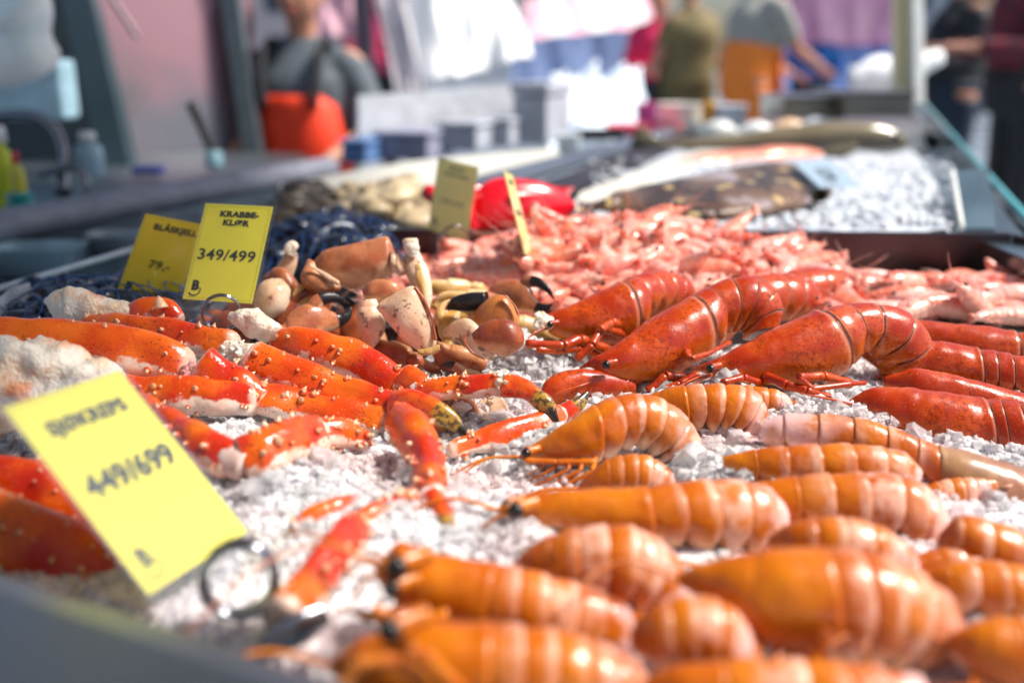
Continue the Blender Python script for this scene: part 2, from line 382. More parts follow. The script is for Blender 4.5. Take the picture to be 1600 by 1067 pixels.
def ice_h(x, y):
    h = -.012 + .007 * nz((x, y, 0), 9) + .007 * nz((x, y, 3), 26) + .004 * nz((x, y, 5), 60)
    for (mx, my, r, a_) in MOUNDS:
        q = ((x - mx) ** 2 + (y - my) ** 2) / r ** 2
        if q < 4: h += a_ * math.exp(-q * 1.6)
    return h
MOUNDS = []
for (px, py, z, r, a_) in ((845, 580, .0, .05, .034), (790, 572, .0, .035, .022), (450, 730, .01, .07, .016), (700, 790, .0, .07, .012), (860, 690, .0, .06, .012), (640, 850, 0, .08, .018),
                            (1140, 605, .01, .035, .022), (1050, 610, .01, .03, .012), (1150, 720, .0, .05, .02), (1290, 640, .01, .06, .022), (340, 680, .02, .07, .03), (690, 600, .02, .04, .03), (500, 800, .01, .08, .018), (830, 860, 0, .04, .02)):
    p = G(px, py, z); MOUNDS.append((p.x, p.y, r, a_))
CORN_A = G(0, 905, .03); CORN_B = G(520, 1075, .03)     # line of the near steel lip
def inside(x, y):
    # in front of the lip there is no ice
    d = (CORN_B.x - CORN_A.x) * (y - CORN_A.y) - (CORN_B.y - CORN_A.y) * (x - CORN_A.x)
    return d > .012
mb = MB(); nx, ny = 150, 120; x0, x1, y0, y1 = -.62, .80, .34, 1.24
for j in range(ny + 1):
    for i in range(nx + 1):
        x = lerp(x0, x1, i / nx); y = lerp(y0, y1, j / ny); ok = inside(x, y)
        mb.v.append(Vector((x, y, ice_h(x, y) if ok else -.05))); mb.a.append((0, 0, 0))
for j in range(ny):
    for i in range(nx):
        k = j * (nx + 1) + i; mb.f.append((k, k + 1, k + nx + 2, k + nx + 1))
mb.build('crushed_ice_bed', M_SNOW, kind='stuff', label='bed of crushed ice under the boiled shellfish', cat='ice')

def chip_shape(rnd):
    b = MB(); n, ns = rnd.choice([(5, 6), (5, 7), (6, 8)])
    b.ball((0, 0, 0), (1, rnd.uniform(.6, .95), rnd.uniform(.5, .9)), n, ns, .9, 1.3, rnd.uniform(0, 99)); return b
rnd = random.Random(3); shapes = [chip_shape(rnd) for _ in range(14)]
def scatter_chips(mb, n, xr, yr, hf, size, rnd, test=None):
    k = 0
    while k < n:
        x = rnd.uniform(*xr); y = rnd.uniform(*yr)
        if test and not test(x, y): continue
        k += 1; s = rnd.choice(shapes); sc = size * max(.38, min(1.1, (y - .45) * 2.4)) * rnd.uniform(.45, 1.35) * (1.35 if rnd.random() < .12 else 1)
        M = Matrix.Rotation(rnd.uniform(0, 6.28), 3, 'Z') @ Matrix.Rotation(rnd.uniform(-1, 1), 3, 'X')
        c = Vector((x, y, hf(x, y) + sc * rnd.uniform(-.1, .75))); b = len(mb.v); mk = rnd.random()
        mb.v += [c + M @ (v * sc) for v in s.v]; mb.a += [(0, 0, mk)] * len(s.v); mb.f += [tuple(b + i for i in f) for f in s.f]
mb = MB()
def vis(x, y):   # keep chips on the part of the bed the photograph can see
    return inside(x, y) and abs(x) < .56 * y + .06
scatter_chips(mb, 11000, (-.5, .7), (.40, 1.05), ice_h, .0062, rnd, vis)
rb_ = random.Random(21)
for k in range(110):
    x = rb_.uniform(-.3, .45); y = rb_.uniform(.62, 1.02); s_ = rb_.choice(shapes); sc = rb_.uniform(.008, .014); c = Vector((x, y, ice_h(x, y) + sc * .35)); bb = len(mb.v)
    M = Matrix.Rotation(rb_.uniform(0, 6.28), 3, 'Z') @ Matrix.Rotation(rb_.uniform(-1.2, 1.2), 3, 'X')
    mb.v += [c + M @ (v * sc) for v in s_.v]; mb.a += [(0, 0, 1.)] * len(s_.v); mb.f += [tuple(bb + i for i in f) for f in s_.f]
for (mx, my, r, a_) in MOUNDS:
    scatter_chips(mb, 260, (mx - r, mx + r), (my - r, my + r), ice_h, .0056, rnd, lambda x, y: inside(x, y) and (x - mx) ** 2 + (y - my) ** 2 < r * r)
mb.build('ice_chips', M_ICE, smooth=False, kind='stuff', label='loose glassy chips of crushed ice heaped between the shellfish', cat='ice')

# the stall counter under everything, seen as steel
t = thing('stall_counter', (0, .9, -1.05), 'steel display counter that carries the trays of ice and shellfish', 'counter')
b = MB(); q = [G(-60, 905, .03), G(560, 1102, .03)]
ax = (CORN_B - CORN_A).normalized(); yd = Vector((-ax.y, ax.x, 0))
if yd.y < 0: yd = -yd
o_ = CORN_A
def C2(a_, b_, z): p = o_ + ax * a_ + yd * b_; return Vector((p.x, p.y, z))
b.box((C2(.75, .85, 0) + Vector((0, 0, -.145))), (2.6, 1.9, .20), Matrix.Rotation(math.atan2(ax.y, ax.x), 3, 'Z'))
b.build('counter_body', M_BLSTEEL, t, bevel=.004)
b = MB(); prof = [(-.004, .034), (-.012, .044), (-.03, .048), (-.16, .046), (-.185, .036), (-.19, -.05), (-.17, -.05), (-.165, .03), (-.03, .034), (-.016, .028), (-.014, -.04), (-.004, -.04)]
rs = [[C2(s_, p_, z_) for (p_, z_) in prof] for s_ in (-.6, -.2, .2, .6, 1.4)]
b.rings(rs, [[(0, 0, 0)] * len(prof)] * 5); b.build('rim', mat_steel('rim_steel', (.34, .38, .40), .34), t, smooth=False, bevel=.003)

# ---------------------------------------------------------------- shellfish builders
def mk_ribs(L, ds):
    """photo outline pairs (tx,ty,bx,by[,width]) with depth running between the given depths"""
    n = len(L); out = []
    for i, r in enumerate(L):
        d = cr(list(ds), (len(ds) - 1) * i / (n - 1)); out.append((P(r[0], r[1], d), P(r[2], r[3], d), r[4] if len(r) > 4 else .85))
    return out
def mk_pts(L, ds):
    n = len(L); return [P(q[0], q[1], cr(list(ds), (len(ds) - 1) * i / max(1, n - 1))) for i, q in enumerate(L)]
def base_of(rb):
    m = rb[len(rb) // 2][1]; return Vector((m.x, m.y, min(r[1].z for r in rb)))
def carapace_mod(t0, t1):
    def f(t, ph):
        c = math.cos(ph); m = 1.
        if c > .93: m += .02 * (c - .93) / .07                       # dorsal keel
        s = (t - t0) / (t1 - t0)
        g = abs(s - .58 + .1 * (1 - c)); m -= .035 * math.exp(-(g / .025) ** 2) * (c > -.2)   # cervical groove
        return m
    return f
def seg_ts(k0, nseg, t0, t1, tuck=.94, flare=1.035):
    ts = []
    for s in range(nseg):
        a_, b_ = lerp(t0, t1, s / nseg), lerp(t0, t1, (s + 1) / nseg)
        for f, m, mk in ((0, tuck, 1), (.05, tuck + .02, .9), (.12, .985, .15), (.3, 1.01, 0), (.55, 1.02, 0), (.8, flare, 0), (.93, flare, 0), (.98, flare - .01, .35), (1., tuck + .01, 1)):
            ts.append((lerp(a_, b_, f), m, mk))
    return ts
def crust(kind, label, cat, group, ribs, ds, nc, mat, matleg, nseg=6, legs=(), feelers=(), eyes=(), fan=None, claws=(), head_open=1, legd=None, seed=0, ns=40, pleura=.36, wr=1., auto=0):
    """boiled crustacean: ribs[0..nc] carapace, ribs[nc..] ringed tail"""
    rb = [(a_, b_, w * wr) for a_, b_, w in mk_ribs(ribs, ds)]; root = thing(kind, base_of(rb), label, cat, group)
    n = len(rb) - 1
    if nc > 0:
        b = MB(); K = 44
        ts = [(lerp(0, nc, i / (K - 1)), 1., 0.) for i in range(K)]
        ts[-1] = (nc, .985, .9); ts[-2] = (ts[-2][0], 1.02, .25); ts[-3] = (ts[-3][0], 1.02, 0)
        b.ribs(rb, 0, nc, K, ns, carapace_mod(0, nc), .0011, 70, seed, ts=ts); b.build('carapace', mat, root)
    if n > nc:
        st = nc - .04 if nc > 0 else 0
        ts = seg_ts(nc, nseg, st, n)
        def pm(t, ph):
            c = math.cos(ph)
            if c > -.1: return 1.
            s = ((t - st) / (n - st) * nseg) % 1.
            return 1 - pleura * min(1, (-.1 - c) * 1.6) * (1 - max(0, math.sin(math.pi * min(.999, s))) ** .6)
        b = MB(); b.ribs(rb, st, n, 0, ns, pm, .0009, 90, seed + 5, ts=ts)
        # store the ring number in the attribute: 100 + ring + fraction
        b.a = [(100 + (q[0] - st) / (n - st) * nseg * .9999, q[1], q[2]) for q in b.a]
        b.build('tail', mat, root)
    if fan:
        for f in fan:
            pts = mk_pts(f[:-1], ds[-1:] if legd is None else ds[-1:]); b = MB()
            b.tube(pts, [.006, f[-1], f[-1] * .9, .003], 10, 12, flat=.35, al=(103, 105)); b.build('tail_fan', mat, root)
    if auto:
        rr_ = random.Random(seed * 13 + 1); T_ = [q[0] for q in rb]; B_0 = [q[1] for q in rb]
        fw = ((T_[0] + B_0[0]) - (T_[min(nc, n)] + B_0[min(nc, n)])).normalized() if nc else ((T_[0] + B_0[0]) - (T_[-1] + B_0[-1])).normalized()
        if nc > 1:
            for k in range(auto):
                t = lerp(nc * .42, nc * .95, k / max(1, auto - 1)); a0, b0 = cr(T_, t), cr(B_0, t); hh = (a0 - b0).length * .5
                sdv = (camo.location - b0); sdv.z = 0; sdv -= fw * sdv.dot(fw); sdv.normalize(); up = Vector((0, 0, 1)); q = rr_.uniform(.8, 1.25)
                p0 = b0.lerp(a0, .2) + sdv * hh * .55; p1 = b0 + sdv * hh * 1.05 * q + up * .004 + fw * hh * .25; p2 = p1 + fw * hh * .9 * q + sdv * hh * .15 - up * .003; p3 = p2 + fw * hh * .75 - sdv * hh * .35 * q - up * .004
                r = hh * .10; b = MB()
                for (A, Q, ra, rb_) in ((p0, p1, r * 1.1, r), (p1, p2, r, r * .85), (p2, p3, r * .85, r * .15)): b.tube([A, lerp(A, Q, .15), lerp(A, Q, .6), Q], [ra * .85, ra, ra * .9, rb_], 12, 9)
                b.build('leg', matleg, root)
            hd = (T_[0] + B_0[0]) / 2
            for k in range(2):
                sw = Vector((rr_.uniform(-.3, .3), rr_.uniform(-.8, .1), 0)); b = MB(); L_ = .09
                b.tube([hd, hd + (fw + sw * .3) * L_ * .35 + Vector((0, 0, .008)), hd + (fw + sw * .8) * L_ * .7, hd + (fw + sw * 1.4) * L_ * .95 - Vector((0, 0, .012))], [.0013, .0011, .0008, .0004], 24, 5); b.build('antenna', matleg, root)
        if n > nc:
            a0, b0 = T_[-1], B_0[-1]; c0 = (a0 + b0) / 2; tn = (c0 - (T_[-2] + B_0[-2]) / 2).normalized(); sdv = tn.cross(a0 - b0).normalized(); L_ = (T_[-3] - B_0[-3]).length * .5
            for k in range(5):
                an = (k - 2) * .42; dr = tn * math.cos(an) + sdv * math.sin(an); b = MB(); b.tube([c0, c0 + dr * L_ * .5, c0 + dr * L_ * .85, c0 + dr * L_], [L_ * .1, L_ * .22, L_ * .2, L_ * .04], 12, 12, flat=.25, al=(104, 105.8), up=(a0 - b0).normalized().cross(dr)); b.build('tail_fan', mat, root)
    for L in legs:
        d = L[0]; pts = mk_pts(L[2], d); r = L[1]; b = MB(); m = len(pts)
        for i in range(m - 1):       # jointed: every article thins then swells at its joint
            A, B_ = pts[i], pts[i + 1]; q = 1 - .13 * i
            b.tube([A, lerp(A, B_, .12), lerp(A, B_, .55), lerp(A, B_, .93), B_], [r * q * .86, r * q * 1.02, r * q * .86, r * q * .98, r * q * .8 if i < m - 2 else r * .12], 14, 10, .0004, 200, i)
        b.build('leg', matleg, root)
    for L in claws:
        d = L[0]; pts = mk_pts(L[2], d); b = MB(); b.tube(pts, L[1], 26, 18, .001, 90, seed, flat=.7); b.build('claw', matleg, root)
    for L in feelers:
        b = MB(); b.tube(mk_pts(L[2], L[0]), [L[1], L[1] * .8, L[1] * .3], 26, 6); b.build('antenna', matleg, root)
    for e in eyes:
        d = e[3]; c = P(e[0], e[1], d); r = e[2]; b = MB(); b.tube([c + Vector((r * .1, r * .5, r * .1)), c + Vector((r * 1.6, r * 1.4, r * .2)), c + Vector((r * 2.6, r * 2, r * .2))], [r * 1.05, r * .85, r * .9], 8, 12); es_ = b.build('eye_stalk', matleg, root)
        b = MB(); b.ball(c, r, 10, 14); b.build('eye', M_BLACK, es_)
    return root
LG = 'boiled red lobsters'
# --- the lobster with its whole side in focus
d0, d1 = dz(600, .002), dz(560, .004)
crust('lobster', 'sharp red lobster with black eye and humped tail, centre of the lobster row', 'lobster', LG,
      [(906, 573, 907, 577, .5), (925, 560, 924, 575, .7), (941, 552, 944, 590, .8), (975, 530, 975, 597, .82), (1011, 504, 1008, 598, .85), (1048, 482, 1048, 588, .86), (1081, 463, 1106, 556, .86),
       (1100, 451, 1128, 527, .86), (1139, 436, 1140, 522, .86), (1180, 434, 1152, 519, .84), (1212, 455, 1160, 519, .8), (1224, 486, 1162, 524, .75), (1214, 516, 1160, 530, .6)],
      (d0, d0, .99, 1.02, 1.03, 1.02), 6, M_LOB, M_LOB, nseg=6,
      legs=[((.965, .955, .965), .0052, [(1070, 590), (1040, 588), (1012, 612), (1035, 622), (1062, 612)]),
            ((.96, .95, .95), .0045, [(1090, 585), (1062, 600), (1030, 610), (1000, 626)]),
            ((1.0, .95, .955, 1.0), .0042, [(1082, 548), (1072, 552), (1080, 561), (1106, 553), (1142, 534)]),
            ((.97, .955, .95), .0048, [(1000, 590), (975, 600), (950, 607), (930, 603)])],
      feelers=[((.955, .93, .92), .0016, [(945, 585), (915, 600), (875, 612), (855, 625)]), ((.955, .93), .0014, [(942, 588), (925, 604), (912, 640)]), ((.955, .93), .001, [(935, 585), (900, 590), (868, 618)]),
               ((.955, .95), .0018, [(944, 590), (925, 596), (905, 598)])],
      eyes=[(947, 570, .0040, .935)], seed=1)
b = MB()  # one of its big claws, half under the ice
root = [o for o in bpy.data.objects if o.name == 'lobster'][0]
b.tube(mk_pts([(990, 606), (950, 605), (905, 605), (865, 612), (845, 622)], (.965, .95, .93)), [.008, .014, .018, .015, .003], 30, 18, .001, 80, 3, flat=.7); b.build('claw', M_LOB, root)
# --- behind, left
crust('lobster', 'red lobster at the left end of the row, nose beside the crab claws', 'lobster', LG,
      [(853, 492, 853, 508, .6), (865, 487, 862, 524, .75), (890, 477, 893, 534, .82), (930, 459, 930, 541, .85), (970, 440, 985, 536, .86),
       (985, 433, 1004, 500, .86), (1010, 426, 1018, 495, .86), (1036, 424, 1034, 492, .84), (1062, 431, 1044, 488, .8), (1082, 446, 1052, 486, .75), (1088, 466, 1054, 490, .6)],
      (1.03, 1.04, 1.07, 1.11, 1.13), 4, M_LOB, M_LOB,
      legs=[((1.04, 1.0, .99), .0058, [(978, 524), (940, 512), (925, 540), (900, 562)]), ((1.05, 1.02, 1.0), .0055, [(990, 505), (955, 505), (936, 516)]), ((1.02, .99, .98), .0062, [(950, 548), (905, 530), (880, 540), (820, 537)]),
            ((1.02, .99, .98), .005, [(940, 555), (900, 545), (870, 548), (838, 546)])],
      feelers=[((1.02, 1.0), .0015, [(858, 512), (835, 520), (820, 536)])], eyes=[(859, 507, .0034, 1.01)], seed=2)
# --- two tails behind
crust('lobster', 'boiled red lobster second from the back, only its arched tail showing above the sharp one', 'lobster', LG,
      [(1020, 520, 1020, 535, .6), (1060, 490, 1065, 560, .85), (1110, 458, 1130, 545, .86), (1150, 440, 1168, 520, .86),
       (1180, 431, 1192, 512, .86), (1212, 428, 1210, 510, .86), (1245, 431, 1224, 508, .84), (1272, 446, 1234, 504, .8), (1288, 470, 1240, 503, .75), (1290, 494, 1240, 506, .6)],
      (1.12, 1.14, 1.17, 1.2), 3, M_LOB, M_LOB, seed=3)
crust('lobster', 'red lobster farthest back, only its round tail showing before the loose prawns', 'lobster', LG,
      [(1090, 500, 1090, 520, .6), (1130, 470, 1140, 550, .85), (1180, 446, 1200, 540, .86), (1220, 428, 1236, 510, .86),
       (1244, 422, 1256, 500, .86), (1275, 419, 1276, 496, .86), (1308, 422, 1290, 492, .84), (1334, 436, 1298, 488, .8), (1350, 460, 1303, 487, .75), (1350, 484, 1303, 490, .6)],
      (1.2, 1.22, 1.25, 1.28), 3, M_LOB, M_LOB, seed=4)
# --- the big one, right
crust('lobster', 'largest red lobster, right of the sharp one, arched tail, legs folded on the ice', 'lobster', LG,
      [(1082, 576, 1083, 580, .5), (1100, 568, 1100, 583, .7), (1120, 560, 1122, 594, .8), (1158, 540, 1160, 600, .84), (1200, 518, 1205, 602, .86), (1242, 500, 1262, 602, .86), (1280, 485, 1322, 580, .86),
       (1312, 478, 1340, 556, .86), (1350, 474, 1352, 553, .87), (1400, 481, 1366, 558, .86), (1436, 504, 1372, 568, .84), (1453, 540, 1374, 578, .8), (1438, 574, 1372, 586, .75), (1405, 598, 1368, 592, .6)],
      (.945, .94, .955, .975, .99, 1.0), 6, M_LOB, M_LOB,
      legs=[((.93, .9, .93), .0052, [(1330, 600), (1285, 588), (1248, 590), (1268, 608), (1330, 600), (1352, 598)]),
            ((.93, .9, .91), .0052, [(1195, 588), (1230, 602), (1260, 610), (1300, 622)]), ((.93, .91), .0046, [(1190, 600), (1160, 590), (1128, 598)])],
      feelers=[((.93, .9), .0015, [(1112, 585), (1085, 592), (1060, 604)]), ((.93, .9), .0012, [(1112, 587), (1090, 596), (1075, 612)])], eyes=[(1110, 576, .0040, .915)], seed=5)
# --- right edge
crust('lobster', 'boiled red lobster against the prawn tray at the right edge, uppermost of the straight-lying ones', 'lobster', LG,
      [(1380, 512, 1380, 530, .6), (1430, 500, 1425, 548, .8), (1480, 505, 1475, 562, .84), (1530, 509, 1525, 574, .86), (1588, 518, 1585, 590, .87), (1625, 520, 1625, 600, .87), (1665, 524, 1665, 606, .86), (1705, 532, 1705, 612, .84), (1745, 545, 1740, 615, .8), (1790, 565, 1785, 615, .7)],
      (1.08, 1.05, 1.03), 4, M_LOB, M_LOB, seed=6)
crust('lobster', 'boiled red lobster lying right behind the big arched tail, its carapace seam showing', 'lobster', LG,
      [(1340, 540, 1340, 552, .6), (1390, 528, 1392, 590, .8), (1445, 531, 1440, 604, .84), (1490, 537, 1490, 612, .86), (1530, 545, 1532, 622, .87), (1560, 549, 1560, 624, .86), (1590, 555, 1590, 630, .86), (1625, 562, 1625, 634, .84), (1665, 575, 1660, 638, .8), (1700, 596, 1690, 640, .7)],
      (1.0, .98, .96), 4, M_LOB, M_LOB, seed=7)
crust('lobster', 'narrow dark red lobster wedged low between the straight-lying ones at the right edge', 'lobster', LG,
      [(1380, 590, 1380, 605, .6), (1430, 576, 1425, 632, .8), (1490, 586, 1485, 645, .84), (1550, 602, 1545, 660, .86), (1620, 620, 1615, 690, .87), (1660, 632, 1655, 700, .87), (1700, 645, 1695, 705, .86), (1745, 665, 1735, 705, .84)],
      (.94, .92, .9), 4, M_LOB, M_LOB, seed=8)
crust('lobster', 'large boiled red lobster at the right edge directly above the pale brown langoustine head', 'lobster', LG,
      [(1322, 628, 1322, 640, .6), (1360, 608, 1358, 662, .8), (1420, 606, 1415, 690, .84), (1480, 614, 1480, 715, .86), (1540, 623, 1552, 728, .87), (1575, 626, 1590, 735, .87), (1620, 632, 1630, 742, .87), (1665, 645, 1668, 748, .86), (1710, 668, 1705, 755, .84)],
      (.89, .87, .85), 4, M_LOB, M_LOB, seed=9, feelers=[((.86, .84), .0014, [(1330, 632), (1290, 622), (1250, 615)])])

# --- langoustines
NG = 'boiled orange langoustines'
def lan(label, ribs, ds, nc, **kw):
    kw.setdefault('wr', .95); kw.setdefault('auto', 5); return crust('langoustine', label, 'langoustine', NG, ribs, ds, nc, kw.pop('mat', M_LAN), kw.pop('matleg', M_LAN), **kw)
lan('pinkish langoustine with arched translucent tail, highest on the ice behind the other langoustines',
    [(814, 706, 816, 720, .6), (845, 686, 845, 722, .75), (885, 660, 888, 724, .82), (929, 634, 935, 722, .85), (960, 620, 968, 706, .86), (1000, 615, 990, 700, .86), (1040, 626, 1008, 706, .86), (1076, 655, 1022, 718, .84), (1095, 692, 1028, 728, .8), (1088, 728, 1030, 738, .6)],
    (.79, .785, .80, .81, .81), 3, ns=44, legs=[((.77, .77), .003, [(930, 722), (870, 722), (820, 719)])], eyes=[(822, 708, .004, .775)], seed=11)
lan('orange langoustine with loosely hanging tail rings, tucked behind the arched pinkish one',
    [(960, 650, 960, 660, .6), (1000, 625, 1003, 668, .8), (1040, 608, 1052, 672, .84), (1070, 602, 1078, 672, .86), (1105, 600, 1105, 678, .86), (1145, 601, 1125, 680, .86), (1182, 612, 1142, 684, .84), (1200, 645, 1150, 694, .8), (1193, 690, 1152, 704, .6)],
    (.87, .86, .86, .86), 3, seed=12, pleura=.42)
lan('orange and pink langoustine tail end reaching onto the ice below the large lobster legs',
    [(1100, 620, 1100, 640, .6), (1135, 607, 1135, 660, .84), (1165, 603, 1165, 662, .86), (1200, 606, 1195, 655, .86), (1225, 614, 1215, 652, .84), (1244, 630, 1225, 650, .7)], (.91, .9, .9), 1, seed=13)
lan('small orange langoustine alone on the ice between the arched and the long one',
    [(905, 756, 906, 768, .6), (922, 738, 925, 775, .8), (950, 717, 952, 778, .85), (985, 709, 985, 778, .86), (1020, 716, 1010, 778, .84), (1048, 736, 1025, 776, .8), (1057, 762, 1030, 776, .6)], (.735, .735), 2, seed=14)
lan('long orange langoustine lying straight with dark eye at its left end, pink tail end',
    [(780, 788, 782, 806, .6), (815, 776, 818, 818, .8), (870, 766, 875, 828, .84), (940, 763, 945, 836, .86), (1010, 760, 1020, 850, .87), (1060, 754, 1070, 860, .87), (1110, 750, 1115, 868, .87), (1160, 751, 1150, 874, .86), (1205, 765, 1172, 872, .84), (1228, 800, 1180, 870, .8), (1222, 845, 1176, 872, .6)],
    (.665, .66, .67, .68), 4, seed=15, eyes=[(806, 797, .0052, .64), (792, 790, .004, .65)], feelers=[((.64, .64), .0015, [(800, 790), (770, 796), (750, 788)]), ((.64, .64), .0015, [(800, 800), (770, 812), (740, 838)])])
lan('long striped orange langoustine in the middle right, its tail ending in pink and white',
    [(1150, 765, 1150, 790, .6), (1190, 752, 1200, 815, .84), (1245, 744, 1252, 826, .86), (1290, 741, 1295, 832, .86), (1335, 739, 1335, 842, .86), (1380, 739, 1370, 850, .86), (1425, 748, 1400, 866, .86), (1460, 772, 1420, 882, .84), (1480, 812, 1428, 896, .8), (1476, 860, 1426, 900, .6)],
    (.70, .69, .69, .69), 2, seed=16, pleura=.4)
lan('slim orange langoustine just above the long striped one in the middle right',
    [(1130, 712, 1130, 730, .6), (1180, 702, 1185, 758, .84), (1230, 696, 1235, 762, .86), (1280, 694, 1285, 766, .86), (1330, 694, 1335, 768, .86), (1380, 699, 1375, 770, .86), (1418, 710, 1400, 774, .84), (1440, 736, 1412, 778, .7)],
    (.76, .75, .75), 1, seed=17)
r_ = lan('striped langoustine with pale brown head at the right edge, lying under the large red lobster',
    [(1700, 770, 1700, 800, .6), (1650, 748, 1655, 835, .8), (1600, 732, 1605, 838, .87), (1550, 715, 1552, 822, .88), (1500, 703, 1505, 806, .88), (1466, 696, 1472, 782, .87), (1440, 686, 1436, 750, .87), (1400, 670, 1395, 735, .86), (1355, 656, 1352, 722, .86), (1310, 649, 1308, 715, .86), (1262, 646, 1262, 712, .86), (1218, 650, 1222, 708, .8), (1188, 664, 1192, 702, .7)],
    (.76, .77, .79, .81), 5, seed=18)
for ch in r_.children:
    if ch.name.startswith('carapace'): ch.data.materials[0] = M_LANP; ch['label'] = 'pale brown translucent head shell'
lan('orange langoustine with rounded back left of the middle, lying over white ice',
    [(802, 880, 803, 896, .6), (822, 858, 824, 905, .8), (860, 836, 868, 922, .84), (905, 825, 915, 938, .86), (950, 821, 948, 950, .86), (995, 826, 975, 956, .86), (1035, 845, 995, 960, .86), (1065, 880, 1008, 962, .84), (1078, 922, 1012, 962, .7)], (.60, .59, .60), 2, seed=19)
lan('biggest langoustine, orange-brown in front right, one small leg hanging at its side',
    [(1060, 895, 1062, 915, .6), (1100, 880, 1108, 945, .8), (1160, 866, 1172, 1000, .84), (1225, 858, 1235, 1026, .86), (1290, 856, 1292, 1036, .87), (1340, 860, 1335, 1040, .87), (1390, 872, 1372, 1042, .87), (1440, 896, 1405, 1046, .86), (1482, 932, 1430, 1050, .84), (1504, 985, 1440, 1052, .8), (1498, 1040, 1440, 1054, .6)],
    (.545, .535, .54, .55), 4, seed=20, legs=[((.50, .50), .005, [(1295, 985), (1284, 1000), (1270, 1035)])])
lan('short round-backed langoustine in front, between the biggest one and the one with two eyes',
    [(985, 985, 986, 1015, .6), (1010, 955, 1015, 1040, .82), (1045, 938, 1050, 1052, .86), (1085, 931, 1085, 1056, .86), (1125, 938, 1112, 1056, .86), (1158, 962, 1128, 1054, .84), (1178, 1000, 1136, 1052, .8), (1182, 1040, 1138, 1052, .6)], (.515, .515), 1, seed=21)
lan('langoustine with red head and dark eyes at its left, shiny pink tail end, lower middle',
    [(596, 872, 585, 900, .6), (625, 845, 610, 932, .8), (665, 862, 640, 955, .84), (715, 870, 695, 975, .86), (775, 882, 750, 992, .86), (815, 888, 800, 1005, .86), (860, 900, 840, 1016, .86), (905, 912, 880, 1024, .86), (950, 928, 918, 1030, .84), (985, 955, 940, 1034, .8), (995, 1000, 945, 1036, .6)],
    (.555, .55, .56), 4, seed=22, eyes=[(620, 886, .0062, .525), (612, 920, .005, .525)], feelers=[((.53, .53), .0018, [(610, 880), (575, 872), (540, 905)]), ((.53, .53), .0018, [(605, 900), (570, 905), (545, 950)])],
    legs=[((.53, .52), .004, [(700, 960), (640, 975), (580, 950)])])
lan('langoustine with brown curled legs cut by the lower edge, left of the other front ones',
    [(520, 1030, 518, 1050, .6), (560, 1000, 558, 1080, .8), (620, 980, 618, 1110, .84), (690, 973, 690, 1125, .86), (770, 974, 768, 1135, .86), (830, 980, 825, 1140, .86), (890, 990, 880, 1145, .86), (945, 1008, 920, 1148, .86), (995, 1035, 950, 1150, .84), (1025, 1075, 970, 1150, .8)],
    (.485, .48, .485), 4, seed=23, eyes=[(610, 985, .006, .455)], legs=[((.45, .44, .44), .004, [(660, 1060), (610, 1030), (560, 1035), (530, 1075)]), ((.45, .44, .44), .004, [(720, 1080), (660, 1020), (640, 1018)])])
lan('orange langoustine with a pink spot at its side, half under the biggest one',
    [(1200, 840, 1202, 855, .6), (1232, 818, 1235, 880, .84), (1275, 809, 1278, 892, .86), (1320, 809, 1320, 898, .86), (1362, 818, 1350, 902, .86), (1400, 836, 1375, 906, .84), (1430, 864, 1390, 908, .8), (1438, 896, 1392, 908, .6)], (.62, .61, .615), 1, seed=24)
lan('orange striped langoustine at the right edge, tail end resting below the pale brown head',
    [(1470, 830, 1462, 862, .6), (1500, 806, 1490, 882, .84), (1545, 812, 1535, 900, .86), (1590, 826, 1580, 915, .86), (1640, 840, 1625, 930, .86), (1690, 850, 1680, 940, .86)], (.64, .63), 0, seed=25, nseg=5)
lan('dark orange langoustine in shade at the right edge beside the biggest one',
    [(1430, 900, 1428, 915, .6), (1480, 880, 1476, 950, .84), (1540, 876, 1536, 970, .86), (1600, 884, 1600, 990, .86), (1670, 900, 1665, 1000, .86)], (.60, .59), 1, seed=26, nseg=4)
lan('brownish langoustine in the lower right corner',
    [(1485, 990, 1480, 1020, .6), (1530, 970, 1522, 1060, .84), (1590, 965, 1580, 1085, .86), (1650, 975, 1640, 1095, .86), (1700, 995, 1690, 1100, .86)], (.52, .51), 2, seed=27, nseg=4)
lan('orange langoustine along the lower edge under the round-backed one',
    [(1000, 1062, 1000, 1085, .6), (1060, 1040, 1060, 1130, .84), (1130, 1032, 1130, 1145, .86), (1210, 1030, 1210, 1155, .86), (1290, 1034, 1290, 1160, .86), (1370, 1042, 1370, 1165, .86), (1440, 1058, 1430, 1170, .84)], (.475, .47), 2, seed=28, nseg=5)

for i_, (x_, y_, L_, h_, z_, ds_, lb_) in enumerate([
    (1235, 905, 200, 62, 0, (.585, .585), 'langoustine low in the gap behind the biggest one'), (985, 985, 170, 60, 0, (.545, .54), 'langoustine in the dark gap under the round-backed one'),
    (1500, 905, 180, 62, 0, (.60, .60), 'langoustine low between the biggest one and the right edge'), (1010, 860, 160, 50, 0, (.64, .64), 'langoustine deep in the gap below the long straight one'),
    (1480, 770, 150, 55, 0, (.72, .72), 'langoustine low under the pale brown head'), (880, 1050, 200, 60, 0, (.49, .49), 'langoustine low at the bottom edge between two front ones')]):
    rr_ = []
    for k_ in range(8):
        f_ = k_ / 7; hh_ = h_ * (.25 + .75 * math.sin(math.pi * min(1, .12 + f_ * .8))); cy_ = y_ + 18 * math.sin(i_ * 2 + f_ * 2)
        rr_.append((x_ - L_ / 2 + f_ * L_, cy_ - hh_ / 2, x_ - L_ / 2 + f_ * L_ + 3, cy_ + hh_ / 2, .8))
    lan(lb_, rr_, tuple(q_ + .03 for q_ in ds_), 2, seed=60 + i_, auto=3)

